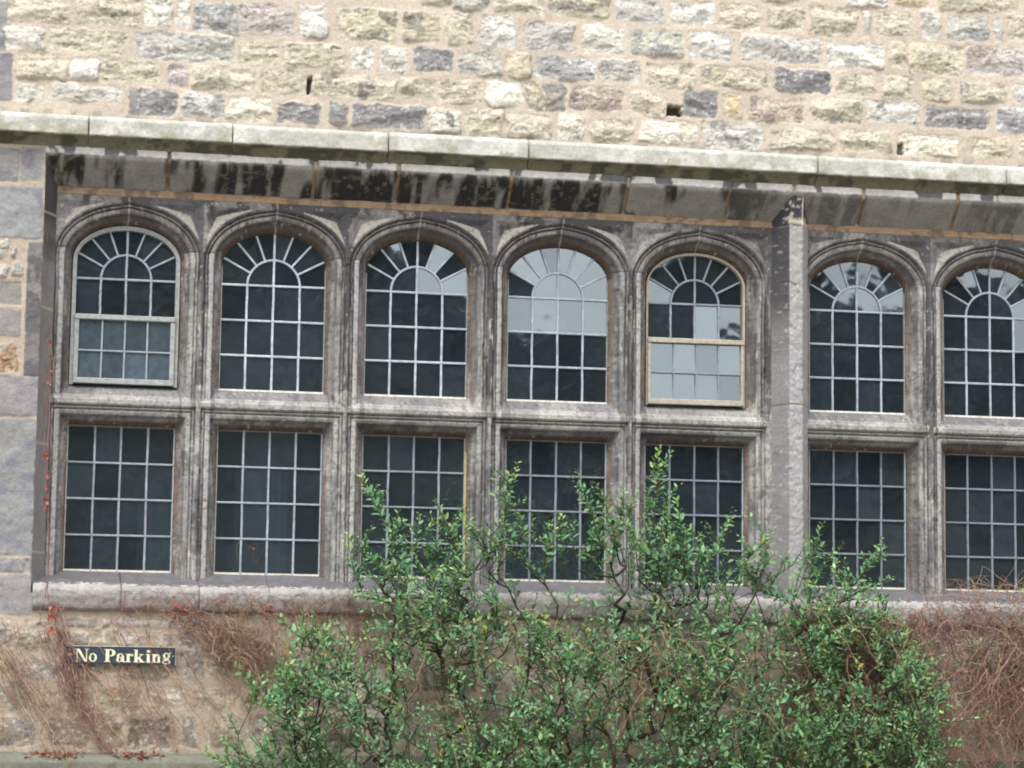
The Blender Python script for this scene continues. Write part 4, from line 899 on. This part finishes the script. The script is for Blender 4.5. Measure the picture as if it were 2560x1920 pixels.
# 6 mass at the right
e,loc=creeper('dry_creeper','dense tangle of bare reddish brown creeper at the right end of the wall',(4.4,-.03,GZ)); t1=Tubes(3)
for q in range(2800):
    x0=pr.uniform(1800,2560) if pr.uniform()<.75 else pr.uniform(1700,2000); lim=1318-18*math.sin(x0/45)-(max(0,x0-2020)*.28 if pr.uniform()<.25 else 0)
    y0=lim+abs(pr.normal(0,1))*160
    if fbm(np.array([x0]),np.array([y0]),110.,88,3)[0]<.42 and pr.uniform()<.7: continue
    ln=pr.uniform(40,170); a=R(pr.normal(15,42)); up_r=pr.uniform(0,22)
    mid=(x0+ln*.45*math.sin(a)+pr.normal(0,14),y0+ln*.35-up_r); en=(x0+ln*math.sin(a),y0+ln*math.cos(a))
    x,y,Yv=vine(t1,[(x0,y0),mid,en],-.05-pr.uniform(0,.22),.0021,.0009,vcol()*(.55+.45*pr.uniform()),9,13,.02)
    if q%3==0: twigs(t1,x,y,Yv,3,24)
for q in range(260):
    x0=pr.uniform(1880,2560); y0=1320+pr.uniform(0,300); ln=pr.uniform(120,330); a=R(pr.normal(5,38)); sg=pr.choice([-1,1])
    vine(t1,[(x0,y0),(x0+ln*.3*math.sin(a)+sg*pr.uniform(0,40),y0+ln*.3-pr.uniform(0,40)),(x0+ln*.7*math.sin(a)+sg*pr.uniform(0,50),y0+ln*.65),(x0+ln*math.sin(a),y0+ln*math.cos(a))],-.12-pr.uniform(0,.25),.0026,.0013,vc[[2,0,0,3][pr.integers(4)]]*pr.uniform(.6,1.15),11,18,.02)
for q in range(90):  # loose arching runners over the sill and windows
    x0=pr.uniform(1980,2300); y0=pr.uniform(1290,1360); vine(t1,[(x0,y0),(x0+pr.normal(10,35),y0-pr.uniform(20,75)),(x0+pr.normal(90,70),y0-pr.uniform(-30,60))],-.12-pr.uniform(0,.2),.0016,.0008,vcol(),8,14,.02)
fin(t1,'stems',e,loc)
# 7 tiny creeper before the second light and on the mullion
e,loc=creeper('dry_creeper','small dry creeper tip with curled leaves in front of the second lower window',(.85,-.03,-.2)); t1=Tubes(4)
vine(t1,[(585,1290),(572,1240),(556,1215),(545,1190),(520,1165)],-.03,.0016,.0008,alb(120,70,60),3,14,.002); vine(t1,[(556,1215),(568,1195),(572,1175)],-.03,.001,.0007,alb(130,70,60),3,8,.002); vine(t1,[(520,1165),(508,1180),(512,1210)],-.03,.001,.0007,alb(150,130,90),3,8,.002)
vine(t1,[(430,1250),(434,1150),(437,1080),(440,1040)],-.0+-.02,.0012,.0007,alb(120,80,74),2,14,.001)
fin(t1,'stems',e,loc); red_leaves('leaves',[(541,1178),(543,1182),(437,1080),(436,1102),(434,1120)],e,loc,-.03,.014)
# fallen leaves on the plinth
n=240; b=np.array([[*(lambda p:(p[0],p[1],p[2]))(P2(pr.normal(110,28) if pr.uniform()<.5 else pr.normal(295,30),1640,-.05))] for _ in range(n)]); b[:,1]=pr.uniform(-.08,-.0,n); b[:,2]=-.905-(-b[:,1])*.35+.008+abs(pr.normal(0,.008,n))
V=leaf_arrays(b,pr.normal(0,1,(n,3))*np.array([1,1,.25]),np.array([0,-.3,1.])+pr.normal(0,.3,(n,3)),np.full(n,.022),np.full(n,.010)); C=np.array([[alb(150,76,60),alb(176,96,66),alb(120,70,58),alb(190,140,90)][pr.integers(4)] for _ in range(n)])
tag(leaves_obj('fallen_leaves',[V],[C],M_leaf,None),'reddish fallen leaves and twigs lying on the plinth ledge','fallen leaves',kind='stuff')

# ================================================================== GROUND AND THE WOODED HILL ACROSS THE VALLEY (seen in the glass)
gm=MB(); gm.add([(-300,-300,GZ),(300,-300,GZ),(300,60,GZ),(-300,60,GZ)],[(0,1,2,3)]); tag(gm.build('ground',M_gravel),kind='structure')
def skyl(x): return np.interp(x,[-80,-20,4,8.5,11,13,19,21,24,30,45,90],[20,19,18,17,13,9.8,10.2,12.0,12.9,13.3,15,18])
hx=np.arange(-90,100,.5); hy=np.linspace(0,1,60); HX,HT=np.meshgrid(hx,hy)
HY=-34-HT*42; HZ=GZ+(skyl(HX)-2.0-GZ)*np.minimum(HT/.62,1)**.8-np.maximum(HT-.62,0)*6+(fbm(HX,HY,5.,901,4)-.5)*3.0*np.minimum(HT*3,1)
tag(grid_obj('hill',np.stack([HX,HY,HZ-.05],-1),None,M_hill),kind='structure')
n=90000; x=pr.uniform(-12,44,n); t=.66-.34*pr.uniform(0,1,n)**1.6; y=-34-t*42
cl=fbm(x,y,3.5,905,3); hgt=cl*5.0; u_=pr.uniform(0,1,n)**.7
x=x+pr.normal(0,.5,n)*(1-u_); z=GZ+(skyl(x)-2-GZ)*np.minimum(t/.62,1)**.8+hgt*u_-1.0
b=np.stack([x,y,z],-1); V=leaf_arrays(b,pr.normal(0,1,(n,3)),pr.normal(0,1,(n,3)),pr.uniform(.18,.5,n),pr.uniform(.12,.35,n)); C=np.stack([alb(48,62,46)]*n)*(.5+1.0*fbm(x,z,1.2,909,3))[:,None]*pr.uniform(.8,1.2,(n,1))
tag(leaves_obj('woodland',[V],[C],M_leaf,None),'dark green woodland covering the hill opposite, mirrored in the panes','woodland',kind='stuff')
print('STONES',len(stones),'LEAVES',sum(len(v) for v in Vs))
